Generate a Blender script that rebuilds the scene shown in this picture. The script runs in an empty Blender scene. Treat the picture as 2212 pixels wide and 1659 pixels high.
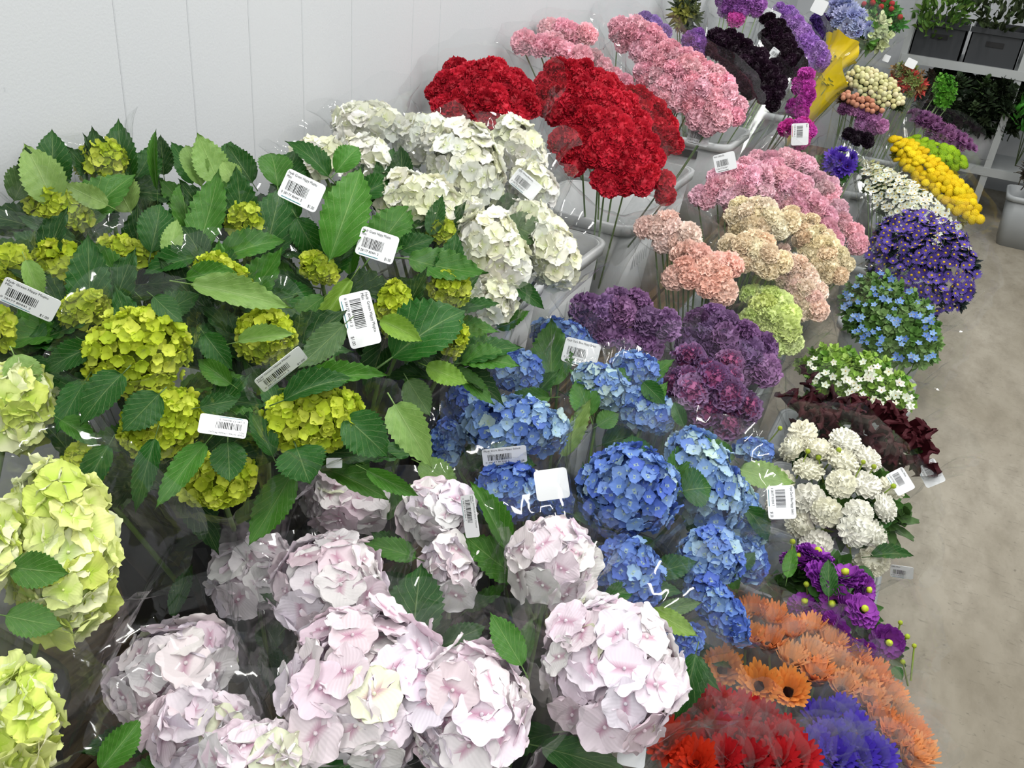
import bpy, math, random
import numpy as np
from mathutils import Vector, Matrix, noise as mnoise

random.seed(7)
SC = bpy.context.scene
COL = SC.collection
R_ = math.radians

# ------------------------------------------------------------------ camera
FPX, PCX, PCY = 1950.0, 1106.0, 829.5
CAM = Vector((1.25, 0.0, 1.65))
_p, _r, _y = R_(29.3), R_(6.0), R_(23.9)
_fh = Vector((-math.sin(_y), math.cos(_y), 0)); _rt = Vector((math.cos(_y), math.sin(_y), 0)); UP = Vector((0, 0, 1))
FWD = math.cos(_p) * _fh - math.sin(_p) * UP
_u = math.sin(_p) * _fh + math.cos(_p) * UP
RGT = math.cos(_r) * _rt + math.sin(_r) * _u
UPC = -math.sin(_r) * _rt + math.cos(_r) * _u
cam_data = bpy.data.cameras.new('camera'); cam = bpy.data.objects.new('camera', cam_data); COL.objects.link(cam)
cam.matrix_world = Matrix(((RGT.x, UPC.x, -FWD.x, CAM.x), (RGT.y, UPC.y, -FWD.y, CAM.y), (RGT.z, UPC.z, -FWD.z, CAM.z), (0, 0, 0, 1)))
cam_data.sensor_width = 36; cam_data.lens = 36 * FPX / 2212; cam_data.clip_start = 0.02
SC.camera = cam

# ------------------------------------------------------------------ light
SC.view_settings.view_transform = 'Standard'; SC.view_settings.look = 'None'
SC.view_settings.exposure = 0.0; SC.view_settings.gamma = 1; SC.view_settings.use_curve_mapping = False
w = bpy.data.worlds.new('world'); SC.world = w; w.use_nodes = True
w.node_tree.nodes['Background'].inputs[0].default_value = (0.93, 0.97, 1.0, 1)
w.node_tree.nodes['Background'].inputs[1].default_value = 0.46
def tube(x, y, z, power, sx=0.16, sy=1.3):
    d = bpy.data.lights.new('fluorescent_tube', 'AREA'); d.shape = 'RECTANGLE'; d.size = sx; d.size_y = sy
    d.energy = power; d.color = (1.0, 0.98, 0.94)
    o = bpy.data.objects.new('fluorescent_tube', d); COL.objects.link(o); o.location = (x, y, z)
for yy in (-0.6, 1.3, 3.2, 5.1): tube(1.0, yy, 2.75, 24); tube(2.4, yy, 2.75, 24)
SC.cycles.max_bounces = 5; SC.cycles.diffuse_bounces = 2; SC.cycles.glossy_bounces = 1; SC.cycles.use_adaptive_sampling = True; SC.cycles.adaptive_threshold = 0.09; SC.cycles.adaptive_min_samples = 16
SC.cycles.transmission_bounces = 2; SC.cycles.transparent_max_bounces = 9
SC.cycles.caustics_reflective = False; SC.cycles.caustics_refractive = False

# ------------------------------------------------------------------ pixel -> place
def ray(px, py):
    return FWD + RGT * ((px - PCX) / FPX) - UPC * ((py - PCY) / FPX)
def at_z(px, py, z):
    d = ray(px, py); t = (z - CAM.z) / d.z; return CAM + d * t
def at_x(px, py, x):
    d = ray(px, py); return CAM + d * ((x - CAM.x) / d.x)
def at_plane(px, py, P0, N):
    d = ray(px, py); return CAM + d * ((P0 - CAM).dot(N) / d.dot(N))
def off_wall(px, py, z, rpx):      # a point of that height, or nearer along the same line of sight if the wall is in the way
    P = at_z(px, py, z); m = rpx * mpp(P) * .8
    return P if P.x > m else at_x(px, py, m)
def mpp(P):                        # metres for one pixel at P
    return (P - CAM).dot(FWD) / FPX

# ------------------------------------------------------------------ colour + materials
def lin(h):
    h = h.lstrip('#'); c = [int(h[i:i + 2], 16) / 255 for i in (0, 2, 4)]
    return tuple(x / 12.92 if x <= 0.04045 else ((x + 0.055) / 1.055) ** 2.4 for x in c)
def jit(c, a=0.12):
    k = 1 + random.uniform(-a, a); return tuple(min(1, max(0, v * k * (1 + random.uniform(-a, a) * 0.35))) for v in c)
def lerp(a, b, t): return tuple(x + (y - x) * t for x, y in zip(a, b))

class NT:
    def __init__(s, name):
        s.m = bpy.data.materials.new(name); s.m.use_nodes = True; s.t = s.m.node_tree; s.t.nodes.clear()
        s.out = s.n('ShaderNodeOutputMaterial')
    def n(s, ty, **k):
        q = s.t.nodes.new(ty)
        for a, b in k.items(): setattr(q, a, b)
        return q
    def l(s, a, b): s.t.links.new(a, b)
    def val(s, a, sock):
        if hasattr(a, 'is_linked') or hasattr(a, 'links'): s.l(a, sock)
        else: sock.default_value = a
    def math(s, op, a, b=0.0, clamp=False):
        q = s.n('ShaderNodeMath', operation=op, use_clamp=clamp); s.val(a, q.inputs[0]); s.val(b, q.inputs[1]); return q.outputs[0]
    def mix(s, f, a, b, bt='MIX'):
        q = s.n('ShaderNodeMix', data_type='RGBA', blend_type=bt); s.val(f, q.inputs[0])
        s.val(a if not isinstance(a, tuple) else (*a[:3], 1), q.inputs[6]); s.val(b if not isinstance(b, tuple) else (*b[:3], 1), q.inputs[7]); return q.outputs[2]
    def noise(s, scale, detail=3, vec=None, rough=0.5):
        q = s.n('ShaderNodeTexNoise'); q.inputs['Scale'].default_value = scale; q.inputs['Detail'].default_value = detail; q.inputs['Roughness'].default_value = rough
        if vec is not None: s.l(vec, q.inputs['Vector'])
        return q.outputs['Fac']
    def ramp(s, f, lo, hi):
        q = s.n('ShaderNodeMapRange'); s.val(f, q.inputs[0]); q.inputs[1].default_value = lo; q.inputs[2].default_value = hi; return q.outputs[0]
    def bump(s, h, strength, dist=0.002):
        q = s.n('ShaderNodeBump'); q.inputs['Strength'].default_value = strength; q.inputs['Distance'].default_value = dist; s.l(h, q.inputs['Height']); return q.outputs[0]
    def pbsdf(s, col, rough=0.5, spec=0.3, metal=0.0, normal=None):
        q = s.n('ShaderNodeBsdfPrincipled'); s.val(col if not isinstance(col, tuple) else (*col[:3], 1), q.inputs['Base Color'])
        s.val(rough, q.inputs['Roughness']); q.inputs['Specular IOR Level'].default_value = spec; q.inputs['Metallic'].default_value = metal
        if normal is not None: s.l(normal, q.inputs['Normal'])
        return q.outputs[0]
    def done(s, sh): s.l(sh, s.out.inputs[0]); return s.m

def petal_mat(name, inner=None, i0=0.0, i1=0.35, trans=0.3, veins=0.0, rim=None, amount=1.0):
    """petal colour comes from each bloom's own object colour; u runs from claw to edge of the petal"""
    T = NT(name); oc = T.n('ShaderNodeObjectInfo').outputs['Color']
    uv = T.n('ShaderNodeTexCoord').outputs['UV']; sx = T.n('ShaderNodeSeparateXYZ'); T.l(uv, sx.inputs[0])
    c = oc
    if inner is not None:
        f = T.ramp(sx.outputs[0], i1, i0)
        c = T.mix(T.math('MULTIPLY', f, amount), c, inner)
    if rim is not None:
        c = T.mix(T.math('MULTIPLY', T.ramp(sx.outputs[0], 0.8, 1.0), 0.8), c, rim)
    nrm = None
    if veins:
        wv = T.n('ShaderNodeTexWave', wave_type='BANDS', bands_direction='Y'); wv.inputs['Scale'].default_value = 3.2; wv.inputs['Distortion'].default_value = 1.5
        T.l(uv, wv.inputs['Vector']); nrm = T.bump(wv.outputs['Fac'], veins, 0.002)
        pass
    b = T.pbsdf(c, 0.55, 0.22, normal=nrm)
    tr = T.n('ShaderNodeBsdfTranslucent'); T.val(c, tr.inputs[0])
    mx = T.n('ShaderNodeMixShader'); mx.inputs[0].default_value = trans; T.l(b, mx.inputs[1]); T.l(tr.outputs[0], mx.inputs[2])
    return T.done(mx.outputs[0])

def leaf_mat():
    T = NT('leaf_blade'); oc = T.n('ShaderNodeObjectInfo').outputs['Color']
    uv = T.n('ShaderNodeTexCoord').outputs['UV']; sx = T.n('ShaderNodeSeparateXYZ'); T.l(uv, sx.inputs[0])
    av = T.math('ABSOLUTE', T.math('SUBTRACT', sx.outputs[1], 0.5))
    mid = T.ramp(av, 0.022, 0.006)
    nz = T.noise(5, 2, uv)
    ph = T.math('MULTIPLY', T.math('SUBTRACT', T.math('ADD', sx.outputs[0], T.math('MULTIPLY', nz, 0.05)), T.math('MULTIPLY', T.math('POWER', av, 0.8), 0.75)), 7.5)
    fr = T.math('ABSOLUTE', T.math('SUBTRACT', T.math('FRACT', ph), 0.5))
    lat = T.ramp(fr, 0.075, 0.02)
    vo = T.n('ShaderNodeTexVoronoi', feature='DISTANCE_TO_EDGE'); vo.inputs['Scale'].default_value = 26; T.l(uv, vo.inputs['Vector'])
    net = T.ramp(vo.outputs['Distance'], 0.06, 0.0)
    v = T.math('MAXIMUM', mid, T.math('MULTIPLY', lat, 0.75)); v = T.math('MAXIMUM', v, T.math('MULTIPLY', net, 0.28))
    c = T.mix(T.ramp(T.noise(9, 3, uv), 0.3, 0.75), oc, T.mix(1.0, oc, (0.72, 0.78, 0.66), 'MULTIPLY'))
    c = T.mix(T.math('MULTIPLY', v, 0.5), c, T.mix(1.0, T.mix(0.35, oc, (0.55, 0.66, 0.32)), (1.1, 1.1, 1.0), 'MULTIPLY'))
    h = T.math('SUBTRACT', 1.0, v)
    b = T.pbsdf(c, 0.42, 0.32, normal=T.bump(h, 0.35, 0.004))
    tr = T.n('ShaderNodeBsdfTranslucent'); T.val(T.mix(1.0, c, (1.0, 1.15, 0.5), 'MULTIPLY'), tr.inputs[0])
    mx = T.n('ShaderNodeMixShader'); mx.inputs[0].default_value = 0.22; T.l(b, mx.inputs[1]); T.l(tr.outputs[0], mx.inputs[2])
    return T.done(mx.outputs[0])

def film_mat(name, haze, rough=0.06, bump=0.5, tint=(0.985, 0.99, 0.99), base=.08, graze=.34):
    T = NT(name); geo = T.n('ShaderNodeNewGeometry'); nb = geo.outputs['Normal']
    tp = T.n('ShaderNodeBsdfTransparent'); tp.inputs[0].default_value = (*tint, 1)
    gl = T.n('ShaderNodeBsdfGlossy'); gl.inputs['Roughness'].default_value = rough
    dt = T.n('ShaderNodeVectorMath', operation='DOT_PRODUCT'); T.l(nb, dt.inputs[0]); T.l(geo.outputs['Incoming'], dt.inputs[1])
    gz = T.math('POWER', T.math('SUBTRACT', 1.0, T.math('ABSOLUTE', dt.outputs['Value']), True), 4.0)      # thin film: same from both sides
    m1 = T.n('ShaderNodeMixShader'); T.l(T.math('MINIMUM', T.math('ADD', base, T.math('MULTIPLY', gz, graze)), 0.4), m1.inputs[0]); T.l(tp.outputs[0], m1.inputs[1]); T.l(gl.outputs[0], m1.inputs[2])
    tl = T.n('ShaderNodeBsdfTranslucent'); tl.inputs[0].default_value = (0.9, 0.92, 0.92, 1)
    df = T.n('ShaderNodeBsdfDiffuse'); df.inputs[0].default_value = (0.9, 0.92, 0.92, 1)
    m2 = T.n('ShaderNodeMixShader'); m2.inputs[0].default_value = 0.5; T.l(df.outputs[0], m2.inputs[1]); T.l(tl.outputs[0], m2.inputs[2])
    m3 = T.n('ShaderNodeMixShader'); m3.inputs[0].default_value = haze; T.l(m1.outputs[0], m3.inputs[1]); T.l(m2.outputs[0], m3.inputs[2])
    return T.done(m3.outputs[0])

def plain(name, col, rough=0.5, spec=0.3, metal=0.0, var=0.0, vscale=20, bump=0.0):
    T = NT(name); c = col; nb = None
    if var or bump:
        pos = T.n('ShaderNodeTexCoord').outputs['Object']; nz = T.noise(vscale, 4, pos)
        if var: c = T.mix(nz, tuple(v * (1 - var) for v in col), tuple(min(1, v * (1 + var)) for v in col))
        if bump: nb = T.bump(nz, bump, 0.003)
    return T.done(T.pbsdf(c, rough, spec, metal, nb))
def tinted(name, rough=0.5, spec=0.3, bump=0.0, vscale=60, trans=0.0):
    T = NT(name); oc = T.n('ShaderNodeObjectInfo').outputs['Color']; nb = None
    pos = T.n('ShaderNodeTexCoord').outputs['Object']; nz = T.noise(vscale, 3, pos)
    c = T.mix(T.math('MULTIPLY', nz, 0.35), oc, T.mix(1.0, oc, (0.6, 0.6, 0.6), 'MULTIPLY'))
    if bump: nb = T.bump(nz, bump, 0.003)
    b = T.pbsdf(c, rough, spec, normal=nb)
    if trans:
        tr = T.n('ShaderNodeBsdfTranslucent'); T.val(c, tr.inputs[0]); mx = T.n('ShaderNodeMixShader'); mx.inputs[0].default_value = trans
        T.l(b, mx.inputs[1]); T.l(tr.outputs[0], mx.inputs[2]); b = mx.outputs[0]
    return T.done(b)

M = {}
M['fl_pink'] = petal_mat('hydrangea_petal_pale_pink', lin('#b86f95'), 0.0, 0.24, 0.22, 0.10, amount=0.75)
M['fl_white'] = petal_mat('hydrangea_petal_white', lin('#c3d45a'), 0.0, 0.38, 0.2, 0.08, amount=0.55)
M['fl_lime'] = petal_mat('hydrangea_petal_lime', lin('#a8cc2e'), 0.0, 0.55, 0.22, 0.08, amount=0.75)
M['fl_blue'] = petal_mat('hydrangea_petal_blue', lin('#b9cf9a'), 0.0, 0.22, 0.18, 0.08, amount=0.8)
M['fl_green'] = petal_mat('hydrangea_petal_green', lin('#8ca022'), 0.0, 0.35, 0.25, 0.05, amount=0.5)
M['carn'] = petal_mat('carnation_petal', None, trans=0.2)
M['carn_pink'] = petal_mat('carnation_petal_pink', lin('#e06080'), 0.15, 0.7, 0.2, amount=0.4)
M['carn_peach'] = petal_mat('carnation_petal_peach', lin('#f0a088'), 0.15, 0.7, 0.2, amount=0.35)
M['carn_moon'] = petal_mat('carnation_petal_two_tone', lin('#a04a78'), 0.2, 0.7, 0.15, amount=0.35)
M['carn_magenta'] = petal_mat('carnation_petal_magenta_heart', lin('#d42a66'), 0.3, 0.92, 0.15, amount=0.9)
M['dahlia'] = petal_mat('dahlia_petal', None, trans=0.15)
M['gerbera'] = petal_mat('gerbera_petal', None, trans=0.3, veins=0.35)
M['aster'] = petal_mat('aster_petal', None, trans=0.2)
M['leaf'] = leaf_mat()
M['stem'] = tinted('green_stem', 0.45, 0.3, 0.1)
M['tint'] = tinted('soft_bloom', 0.6, 0.2, 0.3, 90, 0.12)
M['film'] = film_mat('clear_sleeve_film', 0.014, .07, base=.055, graze=.3)
M['film_soft'] = film_mat('frosted_sleeve_film', 0.06, 0.09, base=.05, graze=.25)
M['yellow_paper'] = plain('yellow_wrap_paper', lin('#f0d000'), 0.4, 0.4)
M['disc_yellow'] = plain('flower_eye_yellow', lin('#d9b520'), 0.8, 0.1, var=0.25, vscale=400, bump=0.4)
M['disc_dark'] = plain('flower_eye_dark', lin('#1c0808'), 0.8, 0.1, var=0.4, vscale=300, bump=0.6)
M['disc_ring'] = plain('flower_eye_ring', lin('#7d1f1a'), 0.8, 0.1, var=0.4, vscale=300, bump=0.6)
M['tag'] = plain('tag_card', (0.86, 0.88, 0.90), 0.35, 0.4)
M['ink'] = plain('tag_print', (0.02, 0.02, 0.02), 0.6, 0.1)
M['teal'] = plain('tag_teal_line', lin('#12808a'), 0.5, 0.2)
M['redline'] = plain('tag_red_line', lin('#c8404a'), 0.5, 0.2)
M['bucket_white'] = plain('white_bucket_plastic', (0.60, 0.61, 0.62), 0.35, 0.4, var=0.05, vscale=4)
M['bucket_black'] = plain('black_bucket_plastic', (0.012, 0.012, 0.013), 0.45, 0.35)
M['bucket_grey'] = plain('grey_bucket_plastic', (0.36, 0.38, 0.39), 0.4, 0.4, var=0.1, vscale=6)
M['rack'] = plain('rack_metal', (0.42, 0.44, 0.44), 0.4, 0.5, 0.3)

def wall_mat():
    T = NT('white_cooler_panel'); pos = T.n('ShaderNodeTexCoord').outputs['Object']
    c = T.mix(T.noise(1.5, 3, pos), (0.555, 0.578, 0.60), (0.60, 0.618, 0.635))
    sp = T.ramp(T.noise(55, 2, pos), 0.775, 0.80)
    c = T.mix(T.math('MULTIPLY', sp, 0.35), c, (0.35, 0.37, 0.4))
    return T.done(T.pbsdf(c, 0.5, 0.35, normal=T.bump(T.noise(230, 2, pos), 0.16, 0.002)))
def floor_mat():
    T = NT('worn_concrete'); pos = T.n('ShaderNodeTexCoord').outputs['Object']
    mp = T.n('ShaderNodeMapping'); mp.inputs['Rotation'].default_value = (0, 0, 0.5); mp.inputs['Scale'].default_value = (1, 0.45, 1); T.l(pos, mp.inputs[0])
    a = T.noise(2.2, 6, mp.outputs[0], 0.6); b = T.noise(14, 6, mp.outputs[0], 0.65)
    c = T.mix(T.ramp(a, 0.32, 0.68), lin('#7d7667'), lin('#9d978a'))
    c = T.mix(T.math('MULTIPLY', T.ramp(b, 0.42, 0.75), 0.55), c, lin('#665f52'))
    m2 = T.n('ShaderNodeMapping'); m2.inputs['Rotation'].default_value = (0, 0, -.35); m2.inputs['Scale'].default_value = (16, 75, 1); T.l(pos, m2.inputs[0])
    c = T.mix(T.math('MULTIPLY', T.ramp(T.noise(1.0, 4, m2.outputs[0], .6), 0.60, 0.74), 0.55), c, lin('#4d473c'))
    c = T.mix(T.math('MULTIPLY', T.ramp(T.noise(60, 4, pos, .6), 0.63, 0.72), 0.55), c, lin('#4a453b'))
    c = T.mix(T.math('MULTIPLY', T.ramp(T.noise(34, 3, m2.outputs[0], .6), 0.70, 0.78), 0.3), c, lin('#c8c3b6'))
    wn = T.noise(0.8, 9, mp.outputs[0], 0.62)
    ck = T.ramp(T.math('ABSOLUTE', T.math('SUBTRACT', wn, 0.55)), 0.0016, 0.0005)
    c = T.mix(T.math('MULTIPLY', ck, 0.55), c, lin('#3f3a31'))
    return T.done(T.pbsdf(c, T.ramp(b, -0.6, 1.4), 0.3, normal=T.bump(b, 0.2, 0.004)))
def wood_mat():
    T = NT('weathered_plank'); pos = T.n('ShaderNodeTexCoord').outputs['Object']
    mp = T.n('ShaderNodeMapping'); mp.inputs['Scale'].default_value = (30, 1.6, 12); T.l(pos, mp.inputs[0])
    n = T.noise(1.6, 6, mp.outputs[0], 0.65)
    oi = T.n('ShaderNodeObjectInfo').outputs['Random']
    c = T.mix(T.ramp(n, 0.35, 0.7), lin('#33271b'), lin('#8a7354')); c = T.mix(T.math('MULTIPLY', oi, 0.3), c, lin('#4d3c2a'))
    return T.done(T.pbsdf(c, 0.75, 0.15, normal=T.bump(n, 0.4, 0.004)))
M['wall'], M['floor'], M['wood'] = wall_mat(), floor_mat(), wood_mat()

# ------------------------------------------------------------------ mesh helpers
class MB:
    def __init__(s): s.v, s.f, s.uv, s.mi = [], [], [], []
    def add(s, v, f, uv=None, mi=0):
        k = len(s.v); s.v += [tuple(p) for p in v]; s.uv += list(uv) if uv is not None else [(0.5, 0.5)] * len(v)
        s.f += [tuple(i + k for i in q) for q in f]; s.mi += [mi] * len(f)
    def grid(s, fn, nu, nv, mi=0, mat=None, close=False):
        v, uv = [], []
        for i in range(nu + 1):
            for j in range(nv + 1):
                u, t = i / nu, j / nv; p = Vector(fn(u, t)); v.append(mat @ p if mat else p); uv.append((u, t))
        f = [(i * (nv + 1) + j, (i + 1) * (nv + 1) + j, (i + 1) * (nv + 1) + j + 1, i * (nv + 1) + j + 1) for i in range(nu) for j in range(nv)]
        s.add(v, f, uv, mi)
    def box(s, x0, x1, y0, y1, z0, z1, mi=0):
        v = [(x, y, z) for z in (z0, z1) for y in (y0, y1) for x in (x0, x1)]
        s.add(v, [(0, 2, 3, 1), (4, 5, 7, 6), (0, 1, 5, 4), (2, 6, 7, 3), (0, 4, 6, 2), (1, 3, 7, 5)], None, mi)
    def ball(s, c, r, nu=6, nv=8, mi=0, sq=1.0, zmin=-1.0):
        c = Vector(c)
        def fn(u, t):
            th = math.acos(zmin) * (1 - u); ph = 2 * math.pi * t
            return c + Vector((r * math.sin(th) * math.cos(ph), r * math.sin(th) * math.sin(ph), r * sq * math.cos(th)))
        s.grid(fn, nu, nv, mi)
    def tubep(s, pts, rad, seg=6, mi=0):
        v, f = [], []
        n = len(pts)
        for i, p in enumerate(pts):
            p = Vector(p); d = (Vector(pts[min(i + 1, n - 1)]) - Vector(pts[max(i - 1, 0)])).normalized()
            a = d.cross(Vector((0.3, 0.9, 0.31))).normalized(); b = d.cross(a); r = rad[i] if isinstance(rad, (list, tuple)) else rad
            v += [p + (a * math.cos(2 * math.pi * k / seg) + b * math.sin(2 * math.pi * k / seg)) * r for k in range(seg)]
        for i in range(n - 1):
            for k in range(seg): f.append((i * seg + k, i * seg + (k + 1) % seg, (i + 1) * seg + (k + 1) % seg, (i + 1) * seg + k))
        f.append(tuple(range(seg))[::-1]); f.append(tuple((n - 1) * seg + k for k in range(seg)))
        s.add(v, f, None, mi)
    def mesh(s, name, mats, smooth=True):
        me = bpy.data.meshes.new(name); me.from_pydata(s.v, [], s.f)
        ul = me.uv_layers.new(name='UVMap')
        li = np.empty(len(me.loops), dtype=np.int32); me.loops.foreach_get('vertex_index', li)
        ul.data.foreach_set('uv', np.array(s.uv, dtype=np.float32)[li].ravel())
        for m in (mats if isinstance(mats, (list, tuple)) else [mats]): me.materials.append(M[m] if isinstance(m, str) else m)
        me.polygons.foreach_set('material_index', np.array(s.mi, dtype=np.int32))
        me.polygons.foreach_set('use_smooth', np.full(len(s.f), smooth)); me.update()
        return me

WP = {}
def empty(name, label, cat, loc, group=None):
    o = bpy.data.objects.new(name, None); COL.objects.link(o); o.location = loc; o.empty_display_size = 0.05
    o['label'] = label; o['category'] = cat
    if group: o['group'] = group
    WP[o] = Vector(loc); return o
def put(name, me, parent, pos, m3=None, color=None):
    o = bpy.data.objects.new(name, me); COL.objects.link(o); pos = Vector(pos)
    base = Vector((0, 0, 0))
    if parent is not None: o.parent = parent; base = WP[parent]
    o.matrix_basis = Matrix.Translation(pos - base) @ (m3.to_4x4() if m3 is not None else Matrix.Identity(4))
    if color is not None: o.color = (*color[:3], 1)
    WP[o] = pos; return o
def frame(n, roll=None, sc=1.0, hint=None):
    n = n.normalized(); h = hint if hint is not None else Vector((0.31, 0.17, 0.93)) if abs(n.z) < 0.9 else Vector((1, 0, 0))
    x = h.cross(n)
    x = x.normalized() if x.length > 1e-4 else n.orthogonal().normalized()
    y = n.cross(x)
    if roll is None: roll = random.uniform(0, 2 * math.pi)
    x2 = x * math.cos(roll) + y * math.sin(roll); y2 = n.cross(x2)
    s = sc if isinstance(sc, (tuple, list)) else (sc, sc, sc)
    return Matrix((x2 * s[0], y2 * s[1], n * s[2])).transposed()
def rnd_dir(): 
    v = Vector((random.gauss(0, 1), random.gauss(0, 1), random.gauss(0, 1))); return v.normalized()
def tocam(P): return (CAM - P).normalized()
def Rz(a): return Matrix.Rotation(a, 3, 'Z')

# ------------------------------------------------------------------ flower meshes (unit radius 1, facing +Z)
def floret_mesh(name, mat, cup=0.25, frill=0.05, teeth=0, wid=0.62, seed=0, nu=5, nv=6, bud=True):
    rg = random.Random(seed); B = MB()
    for k in range(4):
        a = k * math.pi / 2 + rg.uniform(-.12, .12); L = rg.uniform(.92, 1.06); W = wid * rg.uniform(.94, 1.08); ph = rg.uniform(0, 6); cu = cup + rg.uniform(-.12, .12); lift = 0.03 * (k % 2)
        def fn(u, t):
            s = 2 * t - 1; uu = u
            hw = W * max(0.12, math.sin(math.pi * min(1, uu * 0.80 + 0.08))) ** 0.72 if uu < 1 else W * math.sin(math.pi * 0.88) ** 0.72
            ext = 1 - 0.20 * abs(s) ** 2.4 * u ** 2 - (0.055 * (0.5 + 0.5 * math.cos(teeth * s * math.pi + ph)) * u ** 4 if teeth else 0)
            x = L * uu * ext; y = hw * s * (1 - 0.10 * u ** 6 * abs(s))
            z = cu * uu ** 1.6 + 0.22 * cup * s * s * uu + frill * math.sin(5 * s + ph) * uu ** 2 + frill * .6 * math.sin(7 * uu + 3 * s + ph) * uu + lift
            return (x, y, z)
        B.grid(fn, nu, nv, 0, Rz(a))
    if bud: B.ball((0, 0, 0.05), 0.085, 3, 6, 0)
    return B.mesh(name, mat)

def carnation_mesh(name, mat, seed, n=54, nu=2, nv=8):
    """frilly ball: toothed, crumpled petals standing on end all over a dome"""
    rg = random.Random(seed); B = MB()
    for i in range(n):
        zz = 1 - 1.12 * (i + .5) / n; r = math.sqrt(max(0, 1 - zz * zz)); an = i * 2.399963 + rg.uniform(-.2, .2)
        d = Vector((r * math.cos(an), r * math.sin(an), zz * .68 + .02)); tz = Vector((-math.sin(an), math.cos(an), 0))
        tw = rg.uniform(-.95, .95); up = d.cross(tz).normalized(); w_ = tz * math.cos(tw) + up * math.sin(tw); nrm = d.normalized().cross(w_).normalized()
        W = rg.uniform(.40, .56) * (1.0 if zz < .6 else .85); L = rg.uniform(.86, 1.06); ph = rg.uniform(0, 6); fq = rg.uniform(7, 10)
        def fn(u, t):
            q = 2 * t - 1; uu = .35 + .65 * u
            jag = -.09 * u * (.5 + .5 * math.cos(fq * 2.1 * q + ph)) - .16 * u * q * q
            return d * (L * uu + jag) + w_ * (W * q * (.35 + .65 * u)) + nrm * (.13 * u * math.sin(fq * q + ph) + .10 * u * u * q)
        B.grid(lambda u, t: Vector(fn(u, t)) + Vector((0, 0, -.12)), nu, nv, 0)
    B.uv = [(.35 + .65 * u, t) for u, t in B.uv]
    B.ball((0, 0, -.12), .78, 5, 8, 0, .72); B.uv[-(6 * 9):] = [(.72, .5)] * 54
    B.grid(lambda u, t: ((0.14 + 0.24 * u ** 1.5) * math.cos(2 * math.pi * t), (0.14 + 0.24 * u ** 1.5) * math.sin(2 * math.pi * t), -1.5 + 1.15 * u), 3, 8, 1)
    return B.mesh(name, [mat, 'calyx'])

def dahlia_mesh(name, seed, rows=9, per=13, ball=0.85, eye=False, w=0.17):
    rg = random.Random(seed); B = MB()
    for k in range(rows):
        q = k / (rows - 1); cnt = max(5, int(per * (1 - 0.55 * q)))
        if eye and q > 0.72: break
        for j in range(cnt):
            a = 2 * math.pi * (j + 0.5 * (k % 2)) / cnt + rg.uniform(-.06, .06); el = R_(-18 + 100 * q + rg.uniform(-5, 5)); W = w * (1.1 - 0.55 * q) * rg.uniform(.9, 1.1)
            rs = 0.45 * (1 - q * .6); Lp = 1.0 * rg.uniform(.95, 1.04)
            def fn(u, t):
                s = 2 * t - 1; rad = rs + (Lp - rs) * u
                y = W * s * (0.5 + 1.0 * math.sin(math.pi * min(.93, u * .8 + .12))) * (1 if u < .99 else .55)
                c = 0.10 * s * s * (0.4 + u)
                return (rad * math.cos(el) - c * math.sin(el), y, rad * math.sin(el) * ball + c * math.cos(el))
            B.grid(fn, 3, 2, 0, Rz(a))
    if eye: B.ball((0, 0, 0.62 * ball), 0.22, 3, 8, 1)
    else: B.ball((0, 0, 0), 0.80, 5, 8, 0, ball)
    return B.mesh(name, ['dahlia', 'bud_green'])

def ray_mesh(name, mat, eyes, seed, layers=((26, 1.0, 38, .085),), eye_r=0.26, eye_z=0.0, curve=0.1):
    """daisies and gerberas: narrow ray petals round an eye"""
    rg = random.Random(seed); B = MB()
    for li, (cnt, Lp, el0, W) in enumerate(layers):
        for j in range(cnt):
            a = 2 * math.pi * (j + 0.37 * li) / cnt + rg.uniform(-.05, .05); el = R_(el0 + rg.uniform(-6, 6)); LL = Lp * rg.uniform(.93, 1.05)
            def fn(u, t):
                s = 2 * t - 1; y = W * s * math.sin(math.pi * min(.90, 0.22 + u * .62)) * (1 if u < .99 else .6)
                rr = eye_r * .6 + (LL - eye_r * .6) * u
                return (rr * math.cos(el), y, rr * math.sin(el) + curve * u * u * 0.6 - 0.03 * abs(s))
            B.grid(fn, 3, 2, 0, Rz(a))
    for i, (m, r, h) in enumerate(eyes):
        B.ball((0, 0, eye_z + h), r, 3, 10, i + 1, 0.45)
    return B.mesh(name, [mat] + [e[0] for e in eyes])

def pom_mesh(name, mat, seed, bumps=70, sq=0.72):
    B = MB(); B.ball((0, 0, 0), 0.9, 6, 12, 0, sq)
    for i in range(bumps):
        z = 1 - 1.75 * (i + .5) / bumps; r = math.sqrt(max(0, 1 - z * z)); a = i * 2.399963
        n = Vector((r * math.cos(a), r * math.sin(a), z))
        c = Vector((n.x * .9, n.y * .9, n.z * .9 * sq)); f = frame(n, 0, 1)
        v = [c + f @ Vector(p) for p in ((.13, 0, 0), (0, .13, 0), (-.13, 0, 0), (0, -.13, 0), (0, 0, .13))]
        B.add(v, [(0, 1, 4), (1, 2, 4), (2, 3, 4), (3, 0, 4)], [(1, .5)] * 5)
    return B.mesh(name, [mat])

def star_mesh(name, mat, seed, petals=5, eye='disc_yellow'):
    B = MB()
    for j in range(petals):
        def fn(u, t):
            s = 2 * t - 1; return (u, 0.36 * s * math.sin(math.pi * min(.95, .12 + u * .8)), 0.15 + 0.25 * u * u)
        B.grid(fn, 3, 2, 0, Rz(2 * math.pi * j / petals))
    B.ball((0, 0, .18), .14, 3, 6, 1)
    return B.mesh(name, [mat, eye])

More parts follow.
